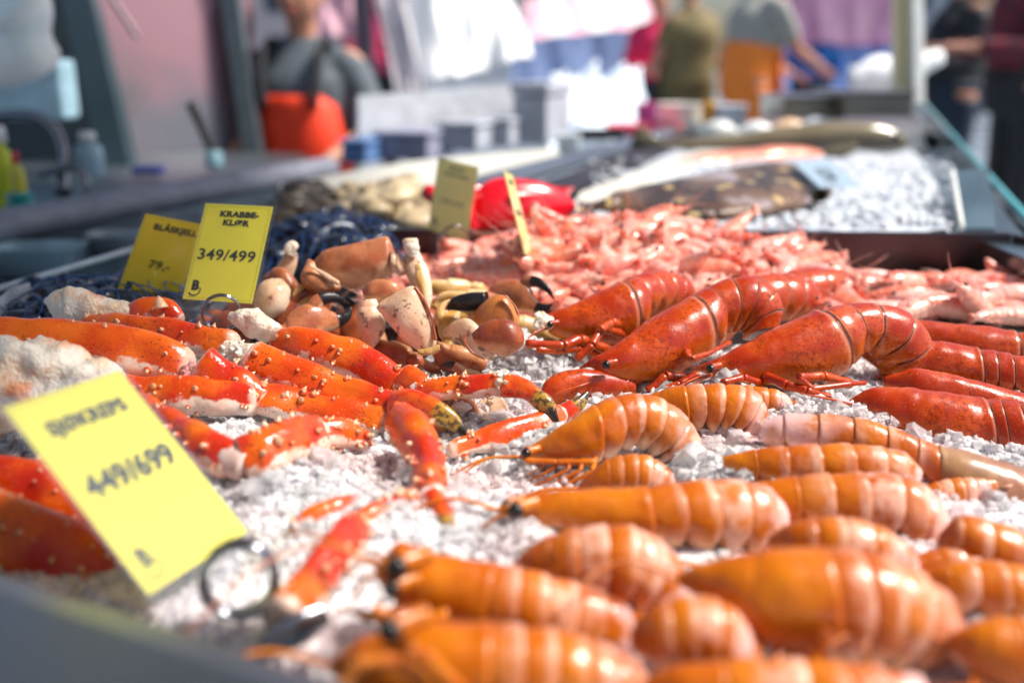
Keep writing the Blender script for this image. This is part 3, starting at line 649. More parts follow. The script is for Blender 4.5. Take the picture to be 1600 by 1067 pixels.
# --- king crab legs
KG = 'cooked king crab legs'
M_MEMB = plain('joint_skin', (.78, .52, .46), .3, .12, 60, Subsurface_Weight=.2)
def ktube(b, pts, rad, seed, n=40, ns=26, spines=26, ssz=.0021, **kw):
    b.tube(pts, [q_ * .93 for q_ in rad], n, ns, .0036, 42, seed, al=(0, 1), poly=.10, rnd=1, **kw)
    rr = random.Random(seed); m = len(pts) - 1; rad = list(rad)
    if len(rad) == 1: rad = rad * len(pts)
    for k in range(spines):
        t = m * rr.uniform(.05, .95); c = cr(pts, t); tn = (cr(pts, t + .05) - cr(pts, t - .05)).normalized()
        sd_ = tn.cross(Vector((0, 0, 1)))
        if sd_.length < .1: sd_ = tn.cross(Vector((1, 0, 0)))
        sd_.normalize(); u = sd_.cross(tn); ph = rr.choice([0, .9, -.9, 1.7, -1.7, 2.4]) + rr.uniform(-.25, .25)
        nrm = u * math.cos(ph) + sd_ * math.sin(ph); r = cr(rad, t); s = ssz * rr.uniform(.4, 1.35)
        p = c + nrm * r * (.96 + .05 * math.cos(3 * ph))
        k0_ = len(b.v); b.tube([p - nrm * s * .6, p + nrm * s * .5, p + nrm * s * 1.7 + tn * s * .5], [s * 1.6, s * .8, s * .1], 6, 8, mk=1.)
        for vi in range(k0_, len(b.v)): ri = (vi - k0_) // 8; b.a[vi] = (b.a[vi][0], .9, (0, .15, .5, 1, 1, 1, 1)[min(6, ri)])
def king(label, segs, mat=None, seed=0, spines=26):
    allp = [mk_pts(s[2], s[1]) for s in segs]
    c = allp[0][0]; root = thing('king_crab_leg', Vector((c.x, c.y, min(p.z for q in allp for p in q) - .02)), label, 'crab leg', KG)
    for i, (s, pts) in enumerate(zip(segs, allp)):
        b = MB(); nm = s[0]; rad = [r for r in s[3]]
        ktube(b, pts, rad, seed + i * 3, spines=0 if nm == 'claw_tip' else spines)
        b.build(nm, s[4] if len(s) > 4 else (M_FING if nm == 'claw_tip' else (mat or M_KING)), root)
        if i + 1 < len(segs) and 'membrane' not in nm and 'membrane' not in segs[i + 1][0] and segs[i + 1][0] != 'fixed_claw' and nm != 'fixed_claw':
            A, Q = pts[-1], allp[i + 1][0]; dr = (pts[-1] - pts[-2]).normalized(); r = min(s[3][-1], segs[i + 1][3][0]) * .84
            b = MB(); b.tube([A - dr * r * .8, (A + Q) / 2, Q + dr * r * .8], [r, r * 1.02, r], 10, 18, .0012, 120, i); b.build('joint_membrane', M_MEMB, root)
    return root
king('long orange king crab leg with white underside, lying across the whole left side',
     [('upper_segment', (.84, .86, .87), [(-60, 540), (0, 537), (100, 540), (200, 552), (305, 575)], [.022, .0225, .0225, .0235, .017]),
      ('joint_membrane', (.86, .865), [(285, 585), (325, 590)], [.011, .012], plain('membrane_pink', (.72, .36, .34), .3, Subsurface_Weight=.2)),
      ('knee_segment', (.86, .86, .86), [(312, 568), (345, 590), (380, 612), (412, 632)], [.0175, .018, .0185, .014]),
      ('lower_segment', (.86, .87, .87), [(395, 622), (450, 630), (520, 645), (612, 662)], [.0145, .0155, .0145, .014])], mat=M_KINGH, seed=41)
king('orange king crab arm hanging down over the middle ice, red claw at its end',
     [('lower_segment', (.80, .77, .73, .68), [(626, 655), (650, 680), (668, 730), (675, 785)], [.0165, .0178, .0150, .0108]),
      ('claw_tip', (.68, .66, .63), [(671, 778), (690, 803), (701, 833), (708, 866)], [.0105, .0100, .0078, .0015])], seed=47)
king('topmost king crab leg, its black-tipped claw pointing right and down',
     [('upper_segment', (.96, .94, .92), [(128, 515), (190, 515), (280, 528), (372, 542)], [.012, .0155, .0165, .014]),
      ('joint_membrane', (.915, .905), [(350, 548), (395, 560)], [.011, .013], M_MEAT),
      ('lower_segment', (.9, .895, .89, .88), [(388, 556), (435, 580), (500, 603), (570, 625), (625, 645)], [.0185, .0185, .0172, .016, .0145]),
      ('fixed_claw', (.86, .86, .86), [(610, 648), (665, 655), (705, 662), (722, 670)], [.013, .010, .006, .002], M_FING),
      ('claw_tip', (.872, .85, .845), [(612, 637), (660, 636), (700, 652), (734, 687)], [.0145, .0135, .0085, .0012])], seed=53, spines=40)
king('broad flat orange king crab leg behind the topmost one, knobbly joint at its right',
     [('upper_segment', (.97, .95, .93), [(425, 540), (470, 540), (530, 557), (590, 585), (648, 622)], [.014, .0175, .020, .021, .016]),
      ('knee_segment', (.93, .92, .91), [(630, 590), (655, 610), (672, 640)], [.015, .0165, .010])], seed=59, spines=30)
king('thin red king crab claw reaching right over the middle ice, black curved tip pointing down',
     [('lower_segment', (.88, .87, .86), [(650, 612), (690, 608), (740, 604), (786, 600)], [.0085, .0105, .0108, .0098]),
      ('joint_membrane', (.859, .859), [(778, 600), (795, 602)], [.0085, .0085], M_MEAT),
      ('claw_tip', (.86, .85, .84), [(786, 600), (822, 610), (850, 630), (873, 661)], [.0105, .0098, .0072, .001])], seed=61, spines=36)
king('bent king crab leg with white underside, its elbow in the ice left of the middle',
     [('upper_segment', (.80, .77, .74, .725), [(215, 640), (262, 668), (310, 695), (372, 722)], [.0155, .0162, .0160, .0150]),
      ('knee_segment', (.725, .735, .76, .78), [(372, 722), (420, 705), (460, 690), (500, 675)], [.0160, .0195, .0190, .0145]),
      ('lower_segment', (.785, .80, .82), [(488, 678), (530, 680), (575, 690)], [.0115, .0125, .010], M_KINGW)], mat=M_KINGH, seed=67, spines=34)
king('mostly white-bellied king crab leg lying under the long one on the left',
     [('upper_segment', (.84, .84, .845), [(180, 612), (260, 618), (330, 620), (400, 630)], [.0155, .0165, .0165, .013])], mat=M_KINGW, seed=71)
king('big blurred orange king crab leg in the near left corner, behind the front yellow tag',
     [('upper_segment', (.67, .665, .655, .635), [(-150, 790), (-40, 818), (80, 862), (180, 915), (262, 970)], [.028, .029, .027, .024, .016])], seed=73, spines=60)
king('blurred orange king crab leg behind the near left one, below the front tag corner',
     [('upper_segment', (.72, .72, .71), [(-60, 740), (30, 755), (110, 785), (190, 830)], [.018, .018, .0175, .014]),
      ('lower_segment', (.73, .735), [(40, 735), (90, 745), (130, 760)], [.010, .012, .010])], seed=79)
king('orange king crab leg half sunk in the ice, left of the hanging claw',
     [('lower_segment', (.535, .57, .605, .645), [(440, 965), (490, 905), (535, 850), (562, 812)], [.0105, .0128, .0125, .008]),
      ('knee_segment', (.64, .68), [(545, 830), (600, 800), (650, 775)], [.0075, .0085, .007])], seed=83)
king('thin strip of orange king crab shell showing through the ice left of the hanging claw',
     [('lower_segment', (.645, .68), [(455, 835), (490, 812), (530, 795), (565, 780)], [.004, .0085, .009, .004])], seed=89, spines=8)
king('long red king crab claw with white underside beside the arched pinkish langoustine',
     [('lower_segment', (.80, .83, .86), [(700, 706), (760, 688), (830, 665), (880, 645)], [.007, .011, .0115, .0095]),
      ('claw_tip', (.86, .87), [(870, 650), (898, 636), (920, 612)], [.0095, .0075, .0015])], seed=97, spines=20)
# lumps of meat and open shell at the cut ends
def meat(label, pts, ds, rad, seed, cat='crab meat', amp=.007):
    b = MB(); q = mk_pts(pts, ds); b.tube(q, rad, 34, 30, amp, 55, seed); b2 = MB()
    for v in range(len(b.v)): b.v[v] = b.v[v] + Vector((nz(b.v[v], 160, seed), nz(b.v[v], 160, seed + 9), nz(b.v[v], 160, seed + 4))) * .0022
    return b.build('crab_meat', M_MEAT, label=label, cat=cat, group='white lumps of crab meat at the cut leg ends')
meat('knobbly white crab shoulder meat below the left rear tag, top of the pile', [(82, 470), (120, 480), (165, 492), (225, 495)], (1.0, .99, .98), [.010, .021, .016, .010], 3)
meat('white crab meat lump under the wire ring of the crab-claw tag', [(362, 492), (385, 502), (415, 512), (430, 522)], (.96, .95), [.006, .014, .013, .007], 5)
meat('big blurred white crab meat at the left edge above the front tag', [(-40, 620), (20, 600), (90, 600), (160, 625)], (.80, .80), [.036, .037, .033, .018], 8, amp=.012)
meat('white torn crab meat right of the big blurred one, partly behind the front tag', [(110, 590), (150, 600), (200, 625)], (.80, .80), [.014, .022, .012], 9)
meat('small white crab meat fluff beside the red-brown claw knob', [(838, 488), (850, 500), (842, 515)], (1.03, 1.02), [.004, .009, .006], 12, amp=.010)
king('stubby orange king crab joint with a pale thorn, under the left tags',
     [('knee_segment', (.985, .975), [(195, 492), (225, 488), (258, 490), (282, 505)], [.0105, .0135, .015, .009])], seed=101, spines=12)
b = MB(); q = mk_pts([(252, 482), (249, 470), (247, 462)], (.96, .96)); b.tube(q, [.007, .004, .0005], 10, 12, mk=1.)
r_ = [o for o in bpy.data.objects if o.get('category') == 'crab leg'][-1]; b.build('thorn', M_KING, r_)

# ---------------------------------------------------------------- edible crab claws
CG = 'boiled edible crab claws'
def crab_claw(label, p0, p1, ds, w, roll=0., mat=M_CRAB, wrist=True, gape=.05, seed=0, blk=True, up=1):
    """claw from wrist (p0) to finger tip (p1), in photo pixels at depth; w = palm half height as share of the length"""
    A, B_ = P(*p0, ds[0]), P(*p1, ds[1]); X = B_ - A; L = X.length; X.normalize()
    toc = (camo.location - A).normalized(); Z = toc.cross(X).normalized() * up; Z = Matrix.Rotation(roll, 3, X) @ Z; Y = Z.cross(X)
    def q(x, z, y=0): return A + (X * x + Z * z + Y * y) * L
    root = thing('crab_claw', Vector((A.x, A.y, min(A.z, B_.z) - .01)), label, 'crab claw', CG)
    def mark(b, t0, t1):
        b.a = [(x[0], x[1], max(0, min(1, (x[0] - t0) / (t1 - t0))) if blk else 0) for x in b.a]
    b = MB(); b.tube([q(0, 0), q(.1, -.01), q(.3, .0), q(.48, -.01), q(.62, -.08), q(.76, -.13), q(.9, -.11), q(1, -.02)],
                     [w * L * .5, w * L * .78, w * L * .98, w * L * .92, w * L * .6, w * L * .36, w * L * .25, w * L * .03], 40, 26, .0014, 55, seed, flat=.66, up=Z, poly=.06)
    mark(b, .64, .74); b.build('palm', mat, root)
    b = MB(); g = gape; b.tube([q(.46, .10), q(.55, .17 + g), q(.7, .19 + g), q(.86, .13 + g * .8), q(1.0, .0 + g * .5)], [w * L * .30, w * L * .40, w * L * .34, w * L * .24, w * L * .03], 26, 18, .0007, 90, seed + 2, flat=.75, up=Z)
    mark(b, .30, .45); b.build('moving_finger', mat, root)
    if wrist:
        b = MB(); b.tube([q(-.26, -.05), q(-.16, .01), q(-.04, .01), q(.03, 0)], [w * L * .3, w * L * .58, w * L * .54, w * L * .4], 18, 20, .0012, 80, seed + 4, up=Z); b.build('wrist', mat, root)
    return root
def crab_piece(label, parts, seed=0):
    root = None
    for i, (nm, pts, ds, rad, m, fl) in enumerate(parts):
        q = mk_pts(pts, ds)
        if root is None: root = thing('crab_claw', q[0] - Vector((0, 0, rad[0])), label, 'crab claw', CG)
        b = MB(); b.tube(q, rad, 34, 26, .0018, 45, seed + i * 7, rnd=1, flat=fl, up=Vector((0, -.3, 1)), poly=.03)
        if nm.startswith('black'): b.a = [(x[0], x[1], 1) for x in b.a]; nm = 'finger_tip'
        b.build(nm, m, root)
    return root
def crab_outline(label, parts, seed=0):
    root = None
    for i, (nm, L, ds, m) in enumerate(parts):
        rb = mk_ribs(L, ds)
        if root is None: root = thing('crab_claw', base_of(rb), label, 'crab claw', CG)
        b = MB(); b.ribs(rb, 0, len(rb) - 1, 36, 30, lambda t, ph: 1 + .04 * math.cos(4 * ph + 1.6) - .07 * math.exp(-((t - .55) / .13) ** 2) - .06 * math.exp(-((t - (len(rb) - 1.7)) / .12) ** 2) + .03 * math.sin(3 * ph + t * 1.7), .0011, 60, seed + i * 5); b.build(nm, m, root)
    return root
crab_outline('big rosy brown crab claw lying across the top of the claw pile',
    [('palm', [(490, 407, 494, 420, .6), (506, 393, 512, 432, .7), (535, 385, 532, 446, .75), (560, 379, 556, 452, .75), (588, 373, 584, 444, .75), (607, 372, 612, 430, .7), (616, 392, 618, 417, .6)], (1.07, 1.07), M_CRAB),
     ('finger', [(480, 406, 492, 412, .8), (471, 428, 498, 424, .8), (474, 447, 511, 434, .8), (492, 457, 520, 438, .8), (512, 460, 528, 443, .8), (531, 453, 532, 446, .8)], (1.055, 1.04, 1.04), M_CRAB),
     ('articulation', [(484, 412, 490, 418, .8), (497, 420, 500, 428, .8), (515, 430, 514, 440, .8), (530, 440, 530, 446, .8)], (1.035, 1.03), M_CRABP),
     ('wrist', [(612, 393, 612, 424, .8), (624, 398, 626, 432, .8), (636, 410, 636, 428, .8)], (1.06, 1.06), M_CRABP)], 1)
crab_outline('crab claw with round tan knuckle mid-pile, pale finger hanging straight down',
    [('wrist', [(566, 453, 570, 466, .8), (578, 441, 580, 474, .85), (600, 436, 600, 476, .9), (620, 440, 618, 468, .85), (633, 452, 631, 460, .8)], (1.0, 1.0), M_CRAB),
     ('finger', [(560, 470, 588, 468, .8), (556, 490, 599, 492, .8), (560, 515, 602, 512, .8), (567, 536, 593, 532, .8), (575, 546, 583, 544, .7)], (.985, .98), M_CRABP)], 11)
crab_outline('cream-coloured crab arm with grey stains, leaning right beside the round tan knuckle',
    [('arm', [(597, 470, 587, 482, .7), (622, 456, 602, 500, .7), (648, 449, 622, 523, .65), (667, 480, 640, 537, .65), (679, 512, 655, 548, .65), (682, 538, 666, 554, .6)], (.965, .965, .965), M_CRABP),
     ('dark_edge', [(650, 448, 646, 450, 1), (664, 468, 660, 470, 1), (677, 500, 673, 501, 1), (683, 532, 678, 532, 1)], (.958, .958), M_CRABD),
     ('rim_joint', [(652, 546, 658, 556, .8), (668, 544, 674, 556, .8), (686, 538, 688, 548, .8)], (.955, .955), M_CRABY)], 21)
crab_outline('upright open crab arm with white meat at its top, standing behind the pile centre',
    [('arm', [(632, 398, 655, 394, .6), (634, 425, 668, 418, .6), (644, 450, 674, 445, .6), (655, 475, 673, 472, .6), (663, 487, 670, 485, .6)], (1.06, 1.04), M_CRABP),
     ('meat', [(628, 376, 652, 374, .7), (631, 388, 655, 390, .7), (640, 402, 650, 402, .5)], (1.055, 1.05), M_MEAT),
     ('hollow', [(648, 414, 656, 412, .5), (648, 432, 664, 430, .5), (654, 450, 666, 448, .5), (660, 466, 665, 465, .5)], (1.022, 1.018), M_CRABY)], 31)
crab_claw('small tan crab claw with black finger tip pointing right, under the big rosy claw', (445, 522), (548, 478), (1.0, 1.03), .26, .2, M_CRAB, seed=5)
crab_claw('rust-brown crab claw at the lower left of the pile, tip hidden', (430, 520), (515, 462), (1.04, 1.06), .28, .3, M_CRABD, seed=6, blk=False)
crab_outline('glossy dark red-brown crab knuckle at the right of the pile, resting over the ice',
    [('knuckle', [(738, 520, 742, 534, .7), (752, 508, 756, 545, .8), (772, 500, 772, 552, .9), (795, 499, 792, 556, .9), (812, 510, 806, 550, .85), (818, 526, 812, 540, .6)], (.955, .95, .955), M_CRABD),
     ('palm', [(694, 514, 692, 524, .5), (712, 503, 708, 532, .6), (735, 500, 730, 545, .6), (758, 520, 750, 558, .6), (776, 545, 768, 562, .5)], (.985, .97, .96), M_CRABP),
     ('rim', [(734, 514, 730, 518, 1), (728, 530, 724, 532, 1), (738, 548, 735, 551, 1), (758, 560, 756, 563, 1)], (.945, .942), M_CRABD)], 41)
M_CRABO = mat_crab('edible_crab_shell_orange', (.46, .14, .03), (.58, .22, .06), (.66, .36, .16))
crab_outline('rust-red domed crab claw behind the glossy dark knuckle',
    [('palm', [(734, 500, 738, 508, .7), (748, 482, 750, 516, .75), (770, 464, 768, 522, .75), (790, 462, 792, 520, .75), (803, 478, 806, 512, .7), (812, 496, 811, 506, .5)], (1.01, 1.0, 1.0), M_CRABO),
     ('side_ridge', [(786, 460, 792, 462, 1), (800, 474, 806, 478, 1), (808, 492, 814, 496, 1)], (.985, .985), M_CRABD)], 51)
crab_piece('crab finger with long black tip pointing left, at the right of the pile',
    [('finger_base', [(775, 478), (765, 472), (755, 470)], (1.03, 1.02), [.008, .0095, .0095], M_CRAB, .8),
     ('black_tip', [(760, 470), (735, 472), (712, 476), (698, 483)], (1.02, 1.02), [.0095, .0095, .007, .001], M_CRAB, .8)], 56)
crab_claw('crab claw with two gaping glossy black fingers beside the rear lobster nose', (765, 458), (866, 470), (1.10, 1.07), .22, .0, M_CRAB, wrist=False, gape=.04, seed=9)
crab_claw('yellowish crab claw lying behind the pile next to the prawns', (735, 452), (652, 458), (1.15, 1.13), .25, .0, M_CRABY, seed=10, blk=False)
crab_claw('second yellowish crab claw under the other one beside the prawns', (770, 470), (680, 475), (1.09, 1.08), .24, .2, M_CRABY, seed=12, blk=False)
crab_outline('creamy white crab claw right of the crab-claw tag, brown spot on its side',
    [('palm', [(396, 492, 408, 504, .7), (398, 465, 426, 500, .8), (408, 444, 444, 488, .8), (424, 436, 452, 470, .75), (440, 436, 454, 452, .6)], (1.03, 1.04), M_CRABP),
     ('wrist', [(412, 432, 420, 446, .8), (432, 418, 438, 452, .85), (452, 424, 450, 470, .85), (466, 446, 456, 486, .8), (466, 474, 458, 488, .6)], (1.08, 1.07), M_CRAB)], 61)
crab_piece('pale upright crab arm rising over the creamy claws beside the blue net',
    [('arm', [(444, 425), (452, 410), (455, 395)], (1.10, 1.10), [.011, .010, .0085], M_CRABP, .8),
     ('meat', [(450, 398), (456, 388), (462, 392)], (1.09, 1.09), [.008, .009, .005], M_MEAT, .9)], 71)
crab_claw('rusty crab claw standing in the middle left of the pile', (470, 510), (486, 440), (1.05, 1.05), .28, .4, M_CRABY, seed=14, blk=False)
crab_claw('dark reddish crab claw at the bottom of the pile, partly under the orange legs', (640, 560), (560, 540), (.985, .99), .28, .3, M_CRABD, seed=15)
crab_claw('orange crab claw at the bottom of the pile beside the cream arm foot', (740, 565), (650, 548), (1.0, .99), .26, -.3, M_CRABD, seed=16, blk=False)
crab_claw('orange-brown crab claw in the gap right of the cream arm', (700, 535), (705, 468), (1.03, 1.04), .27, .2, M_CRABY, seed=17, blk=False)
crab_claw('tan crab claw under the ice lumps with only its black tip and side showing', (760, 598), (688, 574), (.96, .965), .2, .0, M_CRAB, seed=18, wrist=False)
crab_piece('pinkish crab claw lying deep in the ice below the thin red king crab claw',
    [('palm', [(682, 628), (705, 640), (730, 645), (745, 655)], (.89, .885), [.010, .014, .0135, .006], M_CRAB, .8),
     ('wrist', [(742, 635), (765, 640), (790, 628)], (.90, .90), [.006, .0115, .008], M_CRABP, .8),
     ('finger', [(725, 668), (742, 658), (765, 655)], (.88, .885), [.004, .009, .006], M_CRABP, .8)], 81)
crab_claw('crab claw lying behind the two left price tags', (350, 500), (470, 470), (1.14, 1.14), .24, .2, M_CRABD, seed=19)
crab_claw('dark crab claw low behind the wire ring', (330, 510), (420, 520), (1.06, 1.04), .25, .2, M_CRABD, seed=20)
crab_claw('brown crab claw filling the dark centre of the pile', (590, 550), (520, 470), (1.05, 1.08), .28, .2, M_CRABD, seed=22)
crab_claw('brown crab claw leaning behind the round tan knuckle', (640, 530), (700, 470), (1.09, 1.12), .26, .1, M_CRABD, seed=23, blk=False)
crab_claw('orange crab claw between glossy knuckle and black open fingers', (850, 520), (760, 500), (1.08, 1.06), .24, -.2, M_CRABY, seed=24)
# dark brown lumps that stand in for the shadow under the pile
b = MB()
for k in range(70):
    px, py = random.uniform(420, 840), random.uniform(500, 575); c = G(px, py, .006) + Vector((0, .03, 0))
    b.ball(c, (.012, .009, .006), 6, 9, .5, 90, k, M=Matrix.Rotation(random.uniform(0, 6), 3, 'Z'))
b.build('shade_lumps', M_PILE_SHADE, kind='stuff', label='dark brown lumps standing in for shade under the claw pile', cat='crab scraps')

# ---------------------------------------------------------------- prawn tray
def V2(p, z): return Vector((p.x, p.y, z))
bl = G(1100, 434, .0); br = G(1572, 438, .0)
wl = 0.067
T_A = V2(G(640, 478, 0), 0); T_B = V2(G(1440, 500, 0), 0); T_C = V2(G(1620, 525, 0), 0)
back_dir = (br - bl).normalized(); back0 = bl - back_dir * .62; front_r = V2(G(1760, 540, .0), 0)
t = thing('prawn_tray', (.4, 1.3, -.01), 'dark steel tray holding the pink prawns, back wall bare at the right', 'tray')
b = MB(); b.slab([V2(G(560, 500, 0), -.004), V2(G(1440, 503, 0), -.004), V2(G(1800, 560, 0), -.004), V2(br, -.004) + Vector((.06, 0, 0)), V2(back0, -.004)], .006, Vector((0, 0, 1))); b.build('tray_floor', mat_steel('tray_floor_steel', (.12, .14, .14), .4), t, smooth=False)
b = MB(); th = Vector((0, .004, 0))
b.slab([V2(back0, -.004), V2(br, -.004), V2(br, wl), V2(back0, wl)], .004); b.slab([V2(back0, wl), V2(br, wl), V2(br, wl) + Vector((0, .016, 0)), V2(back0, wl) + Vector((0, .016, 0))], .003, Vector((0, 0, 1)))
b.build('back_wall', M_DSTEEL, t, smooth=False, bevel=.001)
b = MB(); fr = V2(G(1700, 470, 0), 0)
b.slab([V2(br, -.004), fr + Vector((0, 0, -.004)), fr + Vector((0, 0, wl - .01)), V2(br, wl)], .004); b.build('side_wall', M_DSTEEL, t, smooth=False, bevel=.001)
b = MB()
for p_, q_ in (((600, 512), (1432, 500)), ((1432, 500), (1700, 538))):
    A, B_ = G(*p_, .022), G(*q_, .022); b.slab([V2(A, -.004), V2(B_, -.004), V2(B_, .022), V2(A, .022)], .003)
    b.slab([V2(A, .024), V2(B_, .024), V2(B_, .024) + Vector((0, -.006, 0)), V2(A, .024) + Vector((0, -.006, 0))], .002, Vector((0, 0, 1)))
b.build('front_wall', M_DSTEEL, t, smooth=False, bevel=.0008)

SG = 'small pink boiled prawns heaped in the tray'
M_EGG = plain('prawn_roe', (.5, .12, .05), .4)
M_SHRL = mat_shrimp(); M_SHRL.name = 'prawn_leg'
protos = []
for k in range(7):
    rr = random.Random(100 + k); L = 1.; curl = [.5, .9, 1.3, .2, 1.0, 1.7, .7][k]
    root = thing('prawn', (0, -6, -2), 'small pink boiled prawn lying in the heap in the steel tray', 'prawn', SG)
    pts = []; x = z = 0; an = .35
    n = 9
    for i in range(n):
        pts.append(Vector((x, 0, z))); an -= curl / n * (1.4 if i > 3 else .4); x += math.cos(an) * .0078; z += math.sin(an) * .0078
    m = sum(pts, Vector()) / n; off = Vector((0, -6, -2)); pts = [p - m + off for p in pts]
    rad = [.0022, .0070, .0094, .0100, .0096, .0086, .0072, .0052, .0028]
    ts = []; b = MB()
    b.tube(pts, rad, 38, 14, .0004, 200, k, flat=.8)
    # rings of the tail as small steps
    for vi in range(38 * 14):
        i = vi // 14; tt = i / 37
        if tt > .38:
            s = (tt * 11) % 1; c = pts[0] * 0; cc = cr(pts, tt * (n - 1)); b.v[vi] = cc + (b.v[vi] - cc) * (1 + .07 * s - .03)
    b.build('shell', M_SHR, root)
    d = (pts[0] - pts[1]).normalized()
    b = MB(); b.tube([pts[0], pts[0] + d * .005 + Vector((0, 0, .001)), pts[0] + d * .008 + Vector((0, 0, .002))], [.0022, .0012, .0002], 6, 6); b.build('rostrum', M_SHRL, root)
    for s_ in (-1, 1):
        b = MB(); b.ball(pts[1] + Vector((-.003, s_ * .0045, .001)), .0019, 7, 8); b.build('eye', M_BLACK, root)
    b = MB()
    e = pts[-1]; dd = (pts[-1] - pts[-2]).normalized()
    for s_ in (-.5, 0, .5): b.tube([e, e + dd * .004 + Vector((0, s_ * .005, 0)), e + dd * .0075 + Vector((0, s_ * .007, 0))], [.0025, .0034, .001], 6, 8, flat=.35)
    b.build('tail_fan', M_SHRL, root)
    b = MB()
    for i in range(2, 8):
        c = pts[i] - Vector((0, 0, rad[i] * .8)); l_ = .006 if i < 5 else .004
        for s_ in (-1, 1): b.tube([c, c + Vector((-.003 + rr.uniform(-.002, .002), s_ * .003, -l_ * .5)), c + Vector((-.008, s_ * .002, -l_ * .8))], [.0009, .0007, .0002], 6, 5)
    b.build('swimming_legs', M_SHRL, root)
    b = MB()
    for s_ in (-1, 1): b.tube([pts[0], pts[0] + Vector((-.015, s_ * .004, .004)), pts[0] + Vector((-.03, s_ * .012, -.002))], [.0003, .0003, .0001], 12, 4)
    b.build('antennae', M_SHRL, root); protos.append(root)
rr = random.Random(11)
HP = [(600, 400), (680, 400), (750, 376), (820, 352), (900, 337), (1000, 330), (1080, 345), (1180, 365), (1285, 388), (1312, 425), (1330, 470)]
def to_px(x, y, z):
    d = y * CT - (z - H) * ST; u = x / d; v = -((z - H) * CT + y * ST) / d; return 800 + u * F, 533.5 + v * F
def heap_h(x, y):
    px, py = to_px(x, y, .02)
    if px < 610 or px > 1325: return -1
    for (a_, b_) in zip(HP, HP[1:]):
        if a_[0] <= px <= b_[0]: yy = lerp(a_[1], b_[1], (px - a_[0]) / (b_[0] - a_[0]))
    top = H - 1.46 * (ST + (yy - 533.5) / F * CT) - .012
    yb = lerp(back0.y, bl.y, (x - back0.x) / (bl.x - back0.x)); yf = 1.14
    q = (y - yf) / (yb - .03 - yf)
    if q < 0 or q > 1: return -1
    return max(0, top * min(1, q * 1.25 + .12))
pl = []
tries = 0; used = [False] * 7; placed = 0
cells = {}
def put_prawn(x, y, z, sc=1., lab=None, grp=None, flat=.5, rz=None, k=None):
    global placed
    k = k if k is not None else rr.randrange(7)
    M = Matrix.Translation((x, y, z)) @ Matrix.Rotation(rz if rz is not None else rr.uniform(0, 6.28), 4, 'Z') @ Matrix.Rotation(rr.gauss(0, .3), 4, 'Y') @ Matrix.Rotation(rr.choice([-1, 1]) * rr.gauss(1.25, .35), 4, 'X') @ Matrix.Scale(sc, 4)
    if not used[k]: protos[k].matrix_world = M; used[k] = True; o = protos[k]
    else: o = copy_thing(protos[k], M)
    if lab: o['label'] = lab
    placed += 1; return o
while placed < 262 and tries < 60000:
    tries += 1
    x = rr.uniform(-.18, .62); y = rr.uniform(1.16, 1.75); h = heap_h(x, y)
    if h < 0: continue
    z = h + .003 + rr.uniform(-.004, .006)
    key = (int(x / .0235), int(y / .0235))
    if cells.get(key, 0) >= 1: continue
    cells[key] = cells.get(key, 0) + 1
    px_, py_ = to_px(x, y, z)
    w1 = 'pale pink' if (placed * 7) % 3 == 0 else ('reddish pink' if (placed * 7) % 3 == 1 else 'salmon pink')
    w2 = 'by the pale tag' if px_ < 760 else ('by the edge-on tag' if px_ < 850 else ('behind the rear lobster' if px_ < 960 else ('over the sharp lobster' if px_ < 1090 else ('above the rear tails' if px_ < 1210 else 'at its right end'))))
    w3 = 'front slope' if y < 1.25 else ('middle' if y < 1.36 else 'back crest')
    put_prawn(x, y, z, rr.uniform(1.4, 1.8), 'small %s boiled prawn on the %s of the heap, %s' % (w1, w3, w2))
# lower layer as a lumpy pink mass so that no gaps open under the counted prawns
b = MB(); nx = 60; ny = 34
for j in range(ny + 1):
    for i in range(nx + 1):
        x = lerp(-.24, .66, i / nx); y = lerp(1.15, 1.76, j / ny); h = heap_h(x, y)
        b.v.append(Vector((x, y, max(h - .012 + .01 * nz((x, y, 0), 40), -.02)))); b.a.append((nz((x, y, 1), 60) + .5, .8, 0))
for j in range(ny):
    for i in range(nx):
        k = j * (nx + 1) + i; b.f.append((k, k + 1, k + nx + 2, k + nx + 1))
b.build('prawn_heap_bottom', M_SHR, kind='stuff', label='uncountable pink prawns packed under the top layer of the heap', cat='prawns')
# the thin scatter in the right part of the tray
used_r = 0
for (px, py, rz, k) in [(1375, 440, 2.9, 3), (1420, 452, .3, 0), (1460, 448, 3.0, 2), (1400, 468, 3.1, 1), (1450, 475, .2, 6), (1490, 455, 2.8, 4), (1500, 480, 3.3, 1), (1540, 462, .2, 2), (1565, 478, 3.0, 5), (1530, 492, .1, 0), (1590, 490, 2.9, 3), (1480, 490, 3.3, 6), (1440, 492, .3, 4),
                        (1350, 455, .4, 5), (1580, 455, 2.7, 6), (1545, 445, 3.4, 0), (1600, 470, .2, 2), (1505, 440, .3, 3), (1575, 505, 3.2, 4), (1390, 485, 3.1, 2)]:
    p = G(px, py, .01); LP = 'small boiled prawn lying loose %s the right end of the tray' % ('just past the heap in' if px < 1430 else ('in the middle of' if px < 1510 else ('near the standing prawn in' if py < 475 else 'by the front wall in'))); put_prawn(p.x, p.y, .012 + rr.uniform(0, .008), rr.uniform(1.35, 1.7), LP, rz=rz + rr.uniform(-.2, .2), k=k)['group'] = 'loose prawns in the right end of the tray'
b = MB(); root = thing('prawn', G(1570, 450, .0), 'single prawn standing head-up against the right wall of the steel tray', 'prawn')
q = mk_pts([(1600, 462), (1580, 442), (1558, 425), (1540, 404)], (1.36, 1.36)); b.tube(q, [.012, .0135, .0105, .002], 24, 16, .0006, 120, 2); b.build('shell', M_SHR, root)
b = MB(); b.ball(P(1556, 424, 1.346), .003, 8, 8); b.build('eye', M_BLACK, root)
